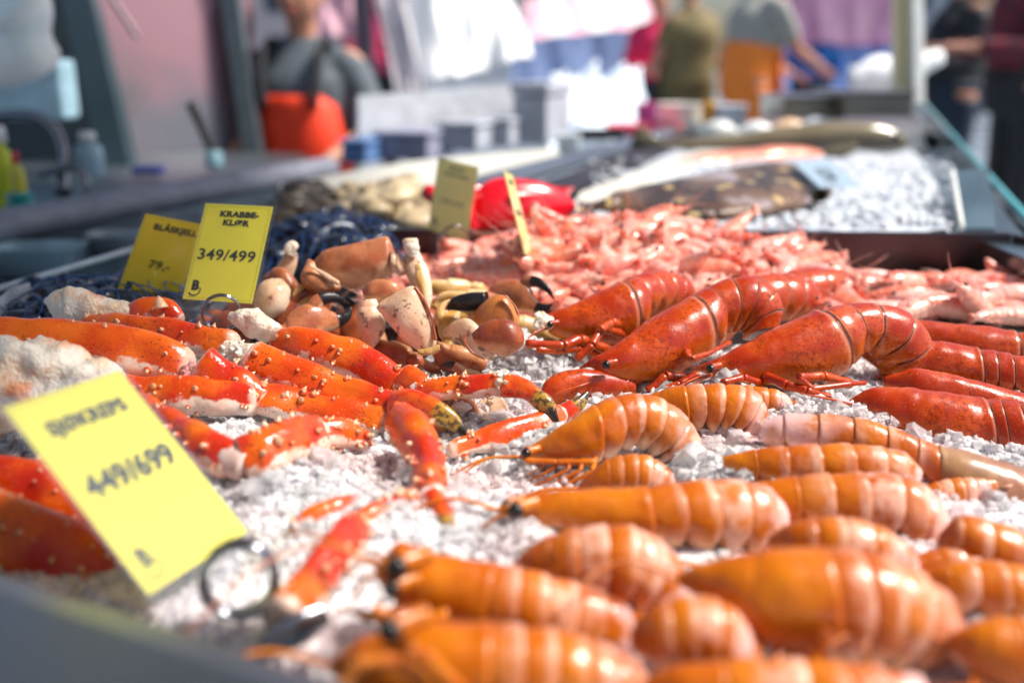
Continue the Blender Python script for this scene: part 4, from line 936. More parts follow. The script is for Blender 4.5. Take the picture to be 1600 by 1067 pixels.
root = thing('prawn', G(1025, 350, .07), 'single red prawn tail sticking up steeply out of the back of the heap', 'prawn')
b = MB(); b.tube(mk_pts([(1035, 355), (1022, 338), (1010, 325), (1003, 310)], (1.62, 1.62)), [.008, .009, .007, .004], 20, 12, .0005, 100, 4); b.build('shell', M_SHR, root)

# ---------------------------------------------------------------- price tags
def text_mesh(txt, size, bold=0., sx=1.04):
    c = bpy.data.curves.new('print', 'FONT'); c.body = txt; c.size = size; c.align_x = 'CENTER'; c.align_y = 'CENTER'; c.offset = bold; c.space_character = sx
    c.extrude = .00015; c.resolution_u = 3
    o = bpy.data.objects.new('print', c); S.collection.objects.link(o); bpy.context.view_layer.update()
    me = bpy.data.meshes.new_from_object(o.evaluated_get(bpy.context.evaluated_depsgraph_get())); bpy.data.objects.remove(o); bpy.data.curves.remove(c)
    return [v.co.copy() for v in me.vertices], [tuple(p.vertices) for p in me.polygons]
def add_text(b, txt, size, fx, bold=0., rot=0, sx=1.04, wide=1.):
    v, f = text_mesh(txt, size, bold, sx); k = len(b.v)
    for p in v: b.v.append(fx(p.x * wide, p.y, p.z)); b.a.append((0, 0, 0))
    b.f += [tuple(k + i for i in q) for q in f]
def price_tag(label, corners, ds, lines, mat=M_YEL, w=.074, h=.105, ring=None, logo=True, film=(.004, .004, .005, .018), border=True, bend=0.):
    c = [P(*q, d) for q, d in zip(corners, ds)]; ctr = sum(c, Vector()) / 4
    X = ((c[1] - c[0]) + (c[2] - c[3])).normalized(); Y = ((c[0] - c[3]) + (c[1] - c[2])); Y = (Y - X * Y.dot(X)).normalized(); Z = X.cross(Y)
    if Z.dot(camo.location - ctr) < 0: Z = -Z
    def fx(x, y, z=0): return ctr + X * x + Y * y + Z * (z + bend * (x * x * 8 - (w * .5) ** 2 * 8))
    root = thing('price_tag', ctr - Y * h * .5, label, 'price tag')
    def sheet(nm, x0, x1, y0, y1, z, th, m):
        b = MB(); n = 8; r = []
        for i in range(n + 1):
            x = lerp(x0, x1, i / n); r.append([fx(x, y0, z), fx(x, y1, z), fx(x, y1, z - th), fx(x, y0, z - th)])
        b.rings(r, [[(0, 0, 0)] * 4] * (n + 1)); return b.build(nm, m, root, smooth=False)
    card_ = sheet('card', -w / 2, w / 2, -h / 2, h / 2, 0, .0004, mat)
    sheet('film', -w / 2 - film[0], w / 2 + film[1], -h / 2 - film[3], h / 2 + film[2], .0007, .0002, M_SLEEVE)
    b = MB()
    for (txt, size, x, y, bold, wide) in lines: add_text(b, txt, size, lambda a_, b_, z, x=x, y=y: fx(x + a_, y + b_, z + .0003), bold, wide=wide)
    if b.v: b.build('printed_text', M_INK, card_, smooth=False)
    if logo:
        b = MB(); add_text(b, 'B', h * .13, lambda a_, b_, z: fx(-w * .36 + a_, -h * .36 + b_, z + .0003), .0007)
        r = []; 
        for i in range(9):
            an = R(-150) + R(170) * i / 8; r.append([fx(-w * .36 + math.cos(an) * q, -h * .40 + math.sin(an) * q, .0004) for q in (h * .053, h * .066)])
        for i in range(8):
            k = len(b.v); b.v += r[i] + r[i + 1][::-1]; b.a += [(0, 0, 0)] * 4; b.f.append((k, k + 1, k + 2, k + 3))
        b.build('logo', M_INK, card_, smooth=False)
    if border:
        b = MB(); e = .0022; x1_, y1_ = w / 2 - e, h / 2 - e
        for (xa, xb, ya, yb) in ((-x1_, x1_, y1_ - .0003, y1_), (-x1_, x1_, -y1_, -y1_ + .0003), (-x1_, -x1_ + .0003, -y1_ + .0004, y1_ - .0004), (x1_ - .0003, x1_, -y1_ + .0004, y1_ - .0004)):
            k = len(b.v); b.v += [fx(xa, ya, .0003), fx(xb, ya, .0003), fx(xb, yb, .0003), fx(xa, yb, .0003)]; b.a += [(0, 0, 0)] * 4; b.f.append((k, k + 1, k + 2, k + 3))
        b.build('printed_border', M_LINE, card_, smooth=False)
    return root, fx
rt, fx = price_tag('near yellow price tag reading SJØKREPS 449/699, tilted left in the lower left corner', [(0, 640), (190, 577), (383, 832), (238, 925)], (.571, .659, .65, .562),
    [('SJØKREPS', .0132, 0, .045, .0006, 1.12), ('449/699', .0212, .001, .002, .0009, 1.05)], w=.096, h=.1365)
price_tag('yellow price tag reading KRABBE-KLØR 349/499, standing over the wire ring at the left', [(322.6, 319.6), (424.6, 321.5), (395.8, 476.3), (284, 465)], (1.023, 1.01, .978, .992),
    [('KRABBE-', .0085, .003, .0415, .0004, 1.25), ('KLØR', .0085, .001, .032, .0004, 1.25), ('349/499', .0165, -.001, -.004, .0002, 1.12)], film=(.003, .004, .002, .026))
price_tag('yellow price tag reading BLÅSKJELL 79,- half hidden behind the KRABBE-KLØR tag', [(228, 331), (325, 357), (278, 471), (180, 465)], (1.082, 1.134, 1.169, 1.117),
    [('BLÅSKJELL', .0098, .002, .0395, .0004, 1.1), ('79,-', .0145, -.001, -.007, .0002, 1.1)], mat=M_YELD, film=(.004, .004, .006, .008))
M_YELP = mat_card('pale_yellow_card', (.96, .95, .42)); M_FADE = plain('faded_print', (.30, .38, .22), .5)
rt4, f4 = price_tag('pale faded yellow price tag between the clams and the red scoop', [(686, 246), (747, 262), (729, 377), (668, 359)], (1.424, 1.383, 1.41, 1.45),
    [('REKER', .0085, 0, .042, .0002, 1.2), ('STORE FERSKE', .0070, 0, .033, .0002, 1.0), ('299/399', .0125, -.001, -.006, 0, 1.1)], mat=M_YELP, film=(.004, .004, .006, .030))
for ch in rt4.children_recursive:
    if ch.name.startswith('printed_text') or ch.name.startswith('logo'): ch.data.materials[0] = M_FADE
rt5, f5 = price_tag('narrow price tag seen edge-on, rising from the prawns in front of the red scoop', [(785, 262), (801, 266), (832, 405), (823, 402)], (1.22, 1.29, 1.29, 1.22), [('REKER', .0085, 0, .040, .0004, 1.2), ('199/249', .0125, 0, 0, .0002, 1.1)], mat=M_YELP, film=(.003, .003, .002, .03))
M_WCARD = mat_card('white_card', (.50, .66, .80))
price_tag('white price card lying tilted on the ice behind the mottled flatfish', [(1271, 231), (1337, 283), (1307, 319), (1244, 256)], (1.84, 1.70, 1.62, 1.76), [('129,-', .036, .012, .0, .0014, 1.)], mat=M_WCARD, w=.125, h=.072, logo=False, border=False, film=(.004, .004, .004, .004))
def wire_ring(label, c, d, rpx, rwire, yaw, tilt, foot, sq=1.):
    C_ = P(*c, d); rad = rpx / F * d; M = Matrix.Rotation(yaw, 3, 'Z') @ Matrix.Rotation(tilt, 3, 'X')
    pts = [C_ + M @ Vector((math.cos(a_) * rad * sq, 0, math.sin(a_) * rad)) for a_ in [2 * math.pi * i / 24 for i in range(25)]]
    root = thing('tag_holder', P(*foot[-1], d), label, 'tag holder')
    for k, off in ((0, 0), (1, rwire * 2.1), (2, rwire * 4.2)):
        b = MB(); b.tube([p + M @ Vector((0, off, 0)) for p in pts], [rwire], 72, 10, up=M @ Vector((0, 1, 0)), cap=(0, 0)); b.build('wire_ring', M_CHROME, root)
    b = MB(); b.tube([P(*q, d + .002 * i) for i, q in enumerate(foot)], [rwire], 24, 8); b.build('stem', M_CHROME, root)
    return root
wire_ring('polished double wire ring clip holding the KRABBE-KLØR tag', (346, 490), .968, 29, .0011, .3, .1, [(340, 515), (346, 535), (350, 550)])
wr_ = wire_ring('large blurred wire ring clip at the foot of the near SJØKREPS tag', (374, 908), .55, 56, .0026, .25, -.25, [(410, 950), (430, 985), (452, 1010)], .98)
wire_ring('wire ring clip at the foot of the pale faded tag', (712, 375), 1.40, 22, .0012, .4, 0, [(712, 396), (712, 420)])
b = MB(); b.tube(mk_pts([(400, 1030), (430, 1000), (470, 980), (512, 958)], (.50, .52)), [.006, .009, .010, .006], 20, 16, flat=.45); b.build('clip_foot', M_CHROME, wr_)
b = MB(); b.tube(mk_pts([(815, 415), (826, 440), (829, 462)], (1.255, 1.255)), [.0025, .003, .002], 10, 10, flat=.5)
t_ = b.build('clip', M_CHROME, rt5)

# ---------------------------------------------------------------- mussels, clams, nets
M_MUS = plain('mussel_shell', (.012, .018, .035), .25, .5, 60, Coat_Weight=.3)
M_CLAM = plain('clam_shell', (.50, .40, .25), .4, .35, 40)
M_OYS = plain('dark_clam_shell', (.06, .045, .03), .4, .5, 50)
M_NET = plain('blue_net', (.01, .06, .22), .5); M_NETW = plain('white_net_cord', (.7, .74, .8), .5)
def shell_proto(name, label, cat, group, dims, mat, seed):
    b = MB(); b.ball((0, -6, -2), dims, 10, 14, .12, 60, seed)
    for i, v in enumerate(b.v):
        v = v - Vector((0, -6, -2)); f = 1 - .35 * max(0, v.x / dims[0]); b.v[i] = Vector((v.x, v.y * f, v.z * f))
    o = b.build(name, mat); 
    return tag(o, label, cat, group)
def pile(proto, spots, rr, sc=1.):
    first = True; qq = [to_px(*p_) for p_ in spots]; MID = (sum(p_[0] for p_ in qq) / len(qq), sum(p_[1] for p_ in qq) / len(qq)); base_l = proto['label']
    for (x, y, z) in spots:
        o = proto if first else proto.copy()
        if not first: S.collection.objects.link(o)
        first = False; s = sc * rr.uniform(.8, 1.2)
        lx, ly = to_px(x, y, z); o['label'] = base_l + ', ' + ('left' if lx < MID[0] - 28 else ('right' if lx > MID[0] + 28 else 'central')) + (' upper part' if ly < MID[1] else ' lower part'); o.location = (x, y, z); o.rotation_euler = (rr.uniform(-.6, .6), rr.uniform(-.6, .6), rr.uniform(0, 6.28)); o.scale = (s, s, s)
def spots(px0, px1, py0, py1, z0, n, rr, hump=.0):
    out = []
    for k in range(n):
        px, py = rr.uniform(px0, px1), rr.uniform(py0, py1); p = G(px, py, z0); e = 1 - abs(2 * (px - px0) / (px1 - px0) - 1) ** 2
        out.append((p.x, p.y, z0 + hump * e * rr.random()))
    return out
rr = random.Random(5)
pile(shell_proto('mussel', 'blue-black mussel in the blue net bag behind the king crab legs', 'mussel', 'mussels in the blue net bag at the left', (.030, .015, .011), M_MUS, 1), spots(40, 310, 448, 505, .03, 75, rr, .022), rr)
pile(shell_proto('mussel', 'blue-black mussel in the blue net bag behind the crab claws', 'mussel', 'mussels in the blue net bag behind the claw pile', (.032, .016, .012), M_MUS, 2), spots(425, 620, 362, 425, .03, 80, rr, .04), rr)
pile(shell_proto('dark_clam', 'dark clam in the heap behind the blue net bag', 'clam', 'dark clams behind the blue net', (.032, .026, .017), M_OYS, 3), spots(438, 522, 312, 352, .04, 42, rr, .035), rr)
pile(shell_proto('clam', 'beige clam in the heap left of the pale tag', 'clam', 'beige clams on the white board', (.036, .03, .018), M_CLAM, 4), spots(540, 668, 308, 346, .05, 55, rr, .045), rr)
def net(label, px0, px1, py0, py1, z, hump, mat, nu, nv):
    b = MB(); root = []
    def pt(u, v):
        p = G(lerp(px0, px1, u), lerp(py1, py0, v), z); e = max(0, 1 - abs(2 * u - 1) ** 3) * max(0, math.sin(math.pi * min(1, .15 + v * .8)))
        return p + Vector((0, 0, hump * e + .006 * nz(p, 30)))
    for i in range(nu + 1): b.tube([pt(i / nu + .04 * math.sin(k), k / 10) for k in range(11)], [.0008], 40, 4)
    for j in range(nv + 1): b.tube([pt(k / 10, j / nv + .03 * math.sin(k * 1.3)) for k in range(11)], [.0008], 40, 4)
    return b.build('net_bag', mat, label=label, cat='net bag')
net('blue net bag of mussels behind the left king crab legs', 10, 320, 440, 510, .035, .03, M_NET, 13, 5)
net('blue net bag of mussels behind the crab claw pile', 415, 640, 350, 430, .035, .05, M_NET, 13, 5)
b = MB(); b.tube(mk_pts([(415, 372), (455, 350), (490, 338), (540, 345), (580, 366)], (1.75, 1.75)), [.006, .012, .013, .012, .005], 40, 14, .006, 40, 3)
b.build('blue_net_roll', M_NET, label='bunched blue net edge above the mussel bag behind the claws', cat='net')
b = MB(); b.tube(mk_pts([(-10, 500), (8, 468), (30, 460), (45, 448), (38, 480), (62, 520)], (1.12, 1.15)), [.003, .008, .010, .006, .008, .002], 40, 14, .006, 50, 6, flat=.4)
b.build('plastic_bag_end', plain('milky_plastic', (.62, .68, .74), .25, Transmission_Weight=.3), label='crumpled milky plastic bag end at the left edge by the mussels', cat='plastic bag')
b = MB(); b.tube(mk_pts([(495, 378), (520, 370), (545, 376), (562, 390)], (1.42, 1.42)), [.006, .018, .020, .006], 24, 16, .004, 50, 7, flat=.7)
b.build('paper_label', plain('white_wet_label', (.74, .80, .84), .3), label='white crumpled label on the blue net behind the rosy claw', cat='label')

# ---------------------------------------------------------------- second bed: ice, fish, boards, scoop
def slabG(b, pix, z, th): b.slab([G(x, y, z) for x, y in pix], th, Vector((0, 0, 1)))
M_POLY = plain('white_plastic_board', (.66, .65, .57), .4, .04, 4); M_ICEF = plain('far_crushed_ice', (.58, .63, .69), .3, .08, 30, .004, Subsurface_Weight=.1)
b = MB(); nx, ny = 90, 70
for j in range(ny + 1):
    for i in range(nx + 1):
        px = lerp(lerp(860, 1505, i / nx), lerp(1040, 1440, i / nx), j / ny); py = 361 - 128 * (j / ny) ** .6; p = G(px, py, .06)
        e = min(1, i / 4, (nx - i) / 4); b.v.append(p + Vector((0, 0, .012 * nz(p, 14) + .008 * nz(p, 50) - .03 * (1 - e)))); b.a.append((0, 0, 0))
for j in range(ny):
    for i in range(nx): k = j * (nx + 1) + i; b.f.append((k, k + 1, k + nx + 2, k + nx + 1))
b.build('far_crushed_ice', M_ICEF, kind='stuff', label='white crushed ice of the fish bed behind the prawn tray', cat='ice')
mb = MB(); rnd = random.Random(8)
for k in range(700):
    px = rnd.uniform(920, 1490); py = rnd.uniform(250, 358); p = G(px, py, .06); s = rnd.choice(shapes); sc = rnd.uniform(.003, .008); kk = len(mb.v); mk = rnd.random()
    mb.v += [p + v * sc + Vector((0, 0, .004)) for v in s.v]; mb.a += [(0, 0, mk)] * len(s.v); mb.f += [tuple(kk + i for i in f) for f in s.f]
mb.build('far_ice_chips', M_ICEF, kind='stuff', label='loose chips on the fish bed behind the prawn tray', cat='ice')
# mottled flatfish
a = N('mottled_skin_and_glints'); c = a.mix(a.ss(a.noise(14, 4), .42, .56), (.05, .03, .02), (.15, .085, .05)); c = a.mix(a.ss(a.vor(22), .28, .18), c, (.50, .36, .16)); c = a.mix(a.ss(a.noise(9, 3), .6, .68, 0, .7), c, (.42, .38, .42))  # golden dots paint out-of-focus glints into the mottled skin
a.bump(a.noise(60, 4), .6, .006); M_FISH = a.out(c, .3, Specular_IOR_Level=.35)
fr_ = thing('flatfish', G(1110, 335, .06), 'mottled brown flatfish with painted golden glints on the white ice behind the prawn heap', 'fish')
b = MB(); FR = [(G(x, y0 + 8, .10), G(x, y1 - 4, .075), .13) for x, y0, y1 in ((905, 322, 330), (950, 300, 336), (1010, 284, 340), (1080, 272, 342), (1150, 260, 340), (1210, 254, 332), (1262, 260, 322), (1298, 288, 312))]; b.ribs(FR, 0, 7, 60, 30, None, .012, 14, 3); b.build('body', M_FISH, fr_)
b = MB()
for k in range(30):
    px = 950 + k * 11; q = mk_pts([(px, 300 - (px - 950) * .1), (px + 3, 288 - (px - 950) * .1)], (2.2, 2.25)); b.tube(q, [.009, .004], 5, 6, flat=.4)
b.build('back_fin', M_FISH, fr_)
b = MB(); b.tube(mk_pts([(1285, 300), (1305, 305), (1325, 312)], (2.1, 2.08)), [.02, .035, .03], 10, 14, .004, 40, 3, flat=.3); b.build('tail_fin', M_FISH, fr_)
b = MB(); b.ball(P(925, 318, 1.83), .008, 8, 8); b.build('eye', M_BLACK, fr_)
# dark round fish
a = N('dark_fish_skin'); al, ar, mk = a.attr(); c = a.mix(a.ss(ar, .3, .62), (.035, .025, .018), (.16, .13, .07)); c = a.mix(a.ss(ar, .18, .05), c, (.35, .32, .28)); a.bump(a.noise(80, 2), .3, .004)
M_DF = a.out(c, .2, Coat_Weight=.5)
df = thing('large_fish', G(1250, 240, .07), 'long dark olive fish lying across the back of the ice bed under the steel pans', 'fish')
b = MB(); b.ribs(mk_ribs([(1030, 222, 1030, 232, .5), (1090, 216, 1092, 238, .6), (1160, 208, 1162, 240, .7), (1240, 196, 1240, 244, .75), (1310, 190, 1310, 246, .8), (1370, 192, 1370, 245, .8), (1405, 204, 1405, 240, .75), (1420, 218, 1420, 230, .5)], (2.75, 2.8, 2.8)), 0, 7, 50, 26, None, .004, 10); b.build('body', M_DF, df)
b = MB(); b.ball(P(1400, 214, 2.66), .012, 8, 8); b.build('eye', M_BLACK, df)
b = MB(); b.tube(mk_pts([(1035, 226), (1010, 222), (990, 214)], (2.75, 2.75)), [.01, .025, .04], 10, 14, flat=.2); b.build('tail_fin', M_DF, df)
b = MB(); b.tube(mk_pts([(1340, 230), (1310, 238), (1285, 240)], (2.62, 2.62)), [.01, .02, .012], 10, 14, flat=.25); b.build('side_fin', M_DF, df)
b = MB(); b.tube(mk_pts([(1060, 262), (1120, 256), (1180, 250), (1240, 246), (1320, 252)], (2.45, 2.6, 2.7)), [.015, .03, .03, .03, .012], 40, 16, .004, 20, 2, flat=1.6)
b.build('salmon_fillet', plain('salmon_flesh', (.72, .25, .15), .3, .25, 14, Coat_Weight=.3), label='long strip of pink salmon fillet between the flatfish and the long dark fish', cat='fish fillet')
# second row of pale fish tails / paper on far bed
for i, (px, py, c_, lb) in enumerate([(1120, 205, (.70, .74, .72), 'pale greenish fish fillet in front of the orange-aproned seller'), (1180, 207, (.78, .80, .82), 'white fish fillet under the grey steel pan'), (1230, 203, (.82, .56, .36), 'orange fish fillet piece beside the white fillet in the back row'), (1275, 200, (.72, .78, .84), 'bluish white fish fillet in the back row right of the orange piece')]):
    b = MB(); q = mk_pts([(px - 30, py + 4), (px - 10, py - 2), (px + 12, py - 3), (px + 32, py + 4)], (3.0 + .04 * i,)); b.tube(q, [.01, .025, .026, .008], 16, 14, .004, 20, i, flat=1.5); b.build('fish_fillet', plain('fillet_%d' % i, c_, .3), label=lb, cat='fish fillet')
# boards and rails
t = thing('cutting_board', G(640, 275, 0), 'long white plastic board along the left back edge of the display', 'board')
b = MB(); slabG(b, [(436, 300), (700, 286), (885, 244), (862, 232), (640, 252), (436, 287)], .065, .02); b.build('board_top', M_POLY, t, smooth=False, bevel=.003)
b = MB(); slabG(b, [(520, 352), (690, 344), (760, 300), (560, 305)], .045, .012); b.build('clam_board', plain('wood_tray', (.52, .42, .32), .5), smooth=False, bevel=.002, label='pale tray edge under the beige clams', cat='tray')
b = MB(); slabG(b, [(880, 345), (905, 300), (1110, 226), (1235, 222), (1100, 250), (960, 306)], .07, .02); b.build('white_slab', M_POLY, smooth=False, bevel=.003, label='yellowish white board strip between the steel rail and the mottled flatfish', cat='board')
b = MB(); A, B_ = P(700, 305, 1.95), P(1085, 198, 3.7); b.tube([A, lerp(A, B_, .5), B_], [.024], 30, 4, up=Vector((0, 0, 1)), flat=1.5); b.build('steel_rail', M_STEEL, smooth=False, bevel=.004, label='brown-grey steel rail running diagonally behind the red scoop', cat='rail')
b = MB(); A, B_ = P(800, 325, 1.98), P(1085, 214, 3.7); b.tube([A, B_], [.03], 8, 4, flat=1.2); b.build('dark_gutter', M_DSTEEL, smooth=False, label='dark gutter directly below the diagonal steel rail', cat='gutter')
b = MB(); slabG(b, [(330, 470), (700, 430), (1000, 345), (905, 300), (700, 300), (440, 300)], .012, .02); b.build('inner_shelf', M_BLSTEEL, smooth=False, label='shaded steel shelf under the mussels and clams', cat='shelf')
# red scoop
t = thing('scoop', G(780, 360, .05), 'big glossy red plastic scoop lying at the back of the prawns', 'scoop'); M_RED = plain('red_plastic', (.72, .006, .02), .22, .05, 5, Coat_Weight=.3)
b = MB(); n = 26; o_r, i_r = [], []
path = mk_pts([(738, 345), (760, 330), (800, 325), (850, 325), (897, 322)], (1.50, 1.55, 1.62)); rs, at = [], []
for i in range(n):
    s = i / (n - 1); c = cr(path, s * 4); w_ = .062 * (math.sin(min(1, s * 1.7 + .35) * math.pi / 2)) * (1 if s < .55 else max(.06, 1 - ((s - .55) / .45) ** 1.6))
    tn = (cr(path, s * 4 + .05) - cr(path, s * 4 - .05)).normalized(); sd_ = tn.cross(Vector((0, 0, 1))).normalized(); up_ = Vector((0, 0, 1))
    arc = []
    for k in range(19): a_ = math.pi * (k / 18); arc.append(c + sd_ * (math.cos(a_) * w_ * 1.0) - up_ * (math.sin(a_) * w_ * .95) + up_ * .028 + Vector((0, .02, 0)))
    for k in range(18, -1, -1): a_ = math.pi * (k / 18); arc.append(c + sd_ * (math.cos(a_) * (w_ - .003)) - up_ * (math.sin(a_) * (w_ - .003) * .95) + up_ * .028 + Vector((0, .02, 0)))
    rs.append(arc); at.append([(0, 0, 0)] * len(arc))
b.rings(rs, at, (0, 1)); b.build('bowl', M_RED, t)
b = MB(); c = cr(path, 0); b.ball(c + Vector((0.0, .02, .0)), (.006, .058, .05), 12, 18); b.build('back_plate', M_RED, t)
b = MB(); b.tube([c, P(700, 322, 1.52), P(668, 300, 1.55)], [.014, .012, .013], 16, 14); b.build('handle', M_RED, t)
# the scoop leans toward us: wall of the bowl the camera sees
b = MB(); b.ribs(mk_ribs([(736, 345, 738, 372, .5), (745, 300, 742, 372, .5), (772, 279, 765, 372, .55), (815, 280, 810, 368, .55), (850, 286, 850, 362, .5), (880, 300, 878, 350, .45), (900, 320, 896, 334, .4)], (1.50, 1.53, 1.56)), 0, 6, 40, 30); b.build('outer_shell', M_RED, t)

# ---------------------------------------------------------------- left side of the stall
def posts(name, label, cat, px0, py0, px1, py1, d0, d1, w, dep, mat, bevel=.003, flat=None):
    A, B_ = P(px0, py0, d0), P(px1, py1, d1); b = MB(); b.tube([A, B_], [w * .7071], 3, 4, flat=dep / w, cap=(1, 1))
    # turn the four-sided tube 45 degrees so that it shows a face
    return b.build(name, mat, smooth=False, bevel=bevel, label=label, cat=cat)
gl = thing('acrylic_screen', G(60, 470, 0), 'low acrylic side panel along the left edge of the mussels', 'glass panel')
A, B_ = G(-120, 486, .035), G(230, 383, .035); A2, B2 = Vector((A.x, A.y, -.04)), Vector((B_.x, B_.y, -.04))
b = MB(); b.slab([A2, B2, B_, A], .004); b.build('pane', plain('bluish_acrylic', (.10, .17, .22), .15, Transmission_Weight=.5), gl, smooth=False)
b = MB(); b.tube([A, B_], [.0045], 4, 8); b.build('edge', plain('pale_edge', (.45, .55, .6), .2), gl)  # edge strip in a paler blue-grey than the pane
ct = thing('side_counter', G(250, 330, 0), 'grey steel side counter with a rounded front beam left behind the tags', 'counter')
A, B_ = G(-260, 400, .02), G(512, 262, .02); b = MB(); b.tube([A, lerp(A, B_, .5), B_], [.030], 20, 16, flat=1.3); b.build('front_beam', plain('matt_beam', (.20, .21, .26), .5), ct)
b = MB(); slabG(b, [(-300, 398), (505, 262), (470, 240), (330, 236), (-300, 270)], .022, .03); b.build('top', mat_steel('counter_top', (.30, .36, .40), .4), ct, smooth=False)
b = MB(); A2, B2 = A + Vector((0, .03, -.9)), B_ + Vector((0, .03, -.9)); b.slab([A2, B2, B_ + Vector((0, .03, -.02)), A + Vector((0, .03, -.02))], .01); b.build('front_panel', M_BLSTEEL, ct, smooth=False)
for i, (px, py, z, s, c_, nm, lb, ct_) in enumerate([(60, 405, -.03, .05, (.30, .45, .52), 'plastic_tub', 'bluish plastic tub on the low shelf between the counter beam and the acrylic panel', 'tub'),
        (190, 380, -.03, .04, (.34, .42, .46), 'plastic_tub', 'smaller grey-blue plastic tub on the low shelf behind the left rear tag', 'tub')]):
    p = G(px, py, z); b = MB(); rs = []; at = []
    for (q, r_) in ((-.5, .85), (.45, 1), (.5, 1.06), (.5, .98), (.4, .93), (-.42, .8)):
        rs.append([p + Vector((r_ * s * 1.5 * math.copysign(abs(math.cos(a_)) ** .4, math.cos(a_)), r_ * s * math.copysign(abs(math.sin(a_)) ** .4, math.sin(a_)), q * s)) for a_ in [2 * math.pi * k / 24 for k in range(24)]]); at.append([(0, 0, 0)] * 24)
    b.rings(rs, at); b.build(nm, plain('tub_%d' % i, c_, .35), label=lb, cat=ct_)
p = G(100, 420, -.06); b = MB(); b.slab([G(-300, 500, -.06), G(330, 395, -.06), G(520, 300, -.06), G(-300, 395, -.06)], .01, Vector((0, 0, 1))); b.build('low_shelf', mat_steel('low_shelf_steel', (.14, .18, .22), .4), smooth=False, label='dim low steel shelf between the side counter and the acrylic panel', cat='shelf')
# sink tap, bottles, knife
tp = thing('sink_tap', G(100, 290, .02), 'curved chrome sink tap on the side counter at the far left', 'tap')
b = MB(); b.tube(mk_pts([(-40, 190), (0, 180), (50, 180), (85, 200), (100, 235), (98, 260)], (2.2, 2.2)), [.011], 40, 12); b.build('spout', M_CHROME, tp)
b = MB(); b.tube(mk_pts([(60, 272), (95, 265), (120, 262), (135, 285), (132, 300)], (2.15, 2.15)), [.009], 24, 12); b.build('lever', M_CHROME, tp)
b = MB(); b.tube([P(98, 262, 2.2), P(98, 300, 2.2)], [.018, .02], 6, 14); b.build('base', M_CHROME, tp)
def bottle(label, cx, ytop, ybot, wpx, d, mat, capmat, neck=.3):
    A, B_ = P(cx, ybot, d), P(cx, ytop, d); hgt = B_.z - A.z; r = wpx / 2 / F * d; base = A
    t_ = thing('bottle', base, label, 'bottle'); b = MB()
    for_ = [(0, .9), (.03, 1), (.55, 1), (.68, .9), (.76, .45), (.82, neck)]; rs = [[base + Vector((math.cos(a_) * r * q, math.sin(a_) * r * q * .8, hgt * h_)) for a_ in [2 * math.pi * k / 20 for k in range(20)]] for h_, q in for_]
    b.rings(rs, [[(0, 0, 0)] * 20] * 6); b.build('body', mat, t_)
    b = MB(); rs = [[base + Vector((math.cos(a_) * r * q, math.sin(a_) * r * q, hgt * h_)) for a_ in [2 * math.pi * k / 16 for k in range(16)]] for h_, q in ((.80, neck * 1.2), (.97, neck * 1.1), (1, neck * .9))]
    b.rings(rs, [[(0, 0, 0)] * 16] * 3); b.build('cap', capmat, t_); return t_
M_WPL = plain('white_plastic', (.75, .78, .8), .35, .05)
bottle('yellow-green soap bottle with white cap beside the sink tap', 12, 195, 325, 34, 2.0, plain('soap_yellow', (.55, .62, .02), .3), M_WPL, .6)
bottle('small yellow bottle with red and blue cap between soap bottle and tap', 34, 235, 328, 24, 1.95, plain('yellow_bottle', (.62, .55, .05), .3), plain('red_cap', (.6, .05, .06), .3), .4)
b_ = bottle('squat teal bottle standing before the yellow soap bottle', 35, 300, 340, 44, 1.9, plain('teal_bottle', (.02, .30, .30), .3), plain('teal_cap', (.02, .3, .3), .3), .8)
bottle('pale blue plastic jug on the side counter right of the tap', 143, 205, 276, 44, 2.25, plain('pale_blue_plastic', (.42, .62, .76), .3, Transmission_Weight=.2), M_WPL, .5)
kn = thing('sharpening_steel', P(330, 240, 2.6), 'dark knife sharpening steel standing upright in a holder on the side counter', 'tool')
b = MB(); b.tube(mk_pts([(332, 240), (315, 200), (298, 162)], (2.6, 2.6)), [.012, .012, .014], 12, 10); b.build('blade', M_BLACK, kn)
b = MB(); b.tube([P(335, 262, 2.6), P(334, 238, 2.6)], [.022, .022], 6, 14); b.build('holder', plain('holder_teal', (.2, .36, .42), .4), kn)
b = MB(); b.box(P(232, 266, 2.5) , (.07, .05, .018)); b.build('sponge_box', plain('navy_plastic', (.01, .05, .28), .4), smooth=False, bevel=.003, label='small navy blue box on the side counter below the pink steel wall', cat='box')
# cabin wall, posts, hanging bag
M_PINK = N('painted_pink_reflection'); c = M_PINK.mix(M_PINK.ss(M_PINK.noise(1.6, 3), .38, .62), (.15, .155, .18), (.34, .19, .23)); M_PINK = M_PINK.out(c, .3, Metallic=.3)  # pink patches paint a reflection into the grey steel
b = MB(); q = [P(150, 262, 3.1), P(400, 250, 3.4), P(395, -70, 3.4), P(60, -70, 3.1)]; b.slab(q, .02); b.build('cabin_wall', M_PINK, smooth=False, label='steel wall with painted pink reflection between the dark post and the left seller', cat='wall panel')
M_TEAL = plain('dark_teal_paint', (.035, .06, .075), .35, .15, 3)
b = MB(); b.slab([P(-200, 300, 3.0), P(215, 278, 2.95), P(110, -60, 2.95), P(-200, -60, 3.0)], .03); b.build('cabin_side', plain('dark_cabin', (.02, .032, .04), .5), smooth=False, label='dark cabin side behind the sink tap at the far left', cat='wall panel')
def bar(name, label, cat, p, q, w, dep, mat):
    X = (q - p).normalized(); Sd = X.cross(Vector((0, 1, 0))).normalized(); Y = Sd.cross(X); c = (p + q) / 2; M = Matrix((Sd, Y, X)).transposed()
    b = MB(); b.box(c, (w, dep, (q - p).length), M); return b.build(name, mat, smooth=False, bevel=.004, label=label, cat=cat)
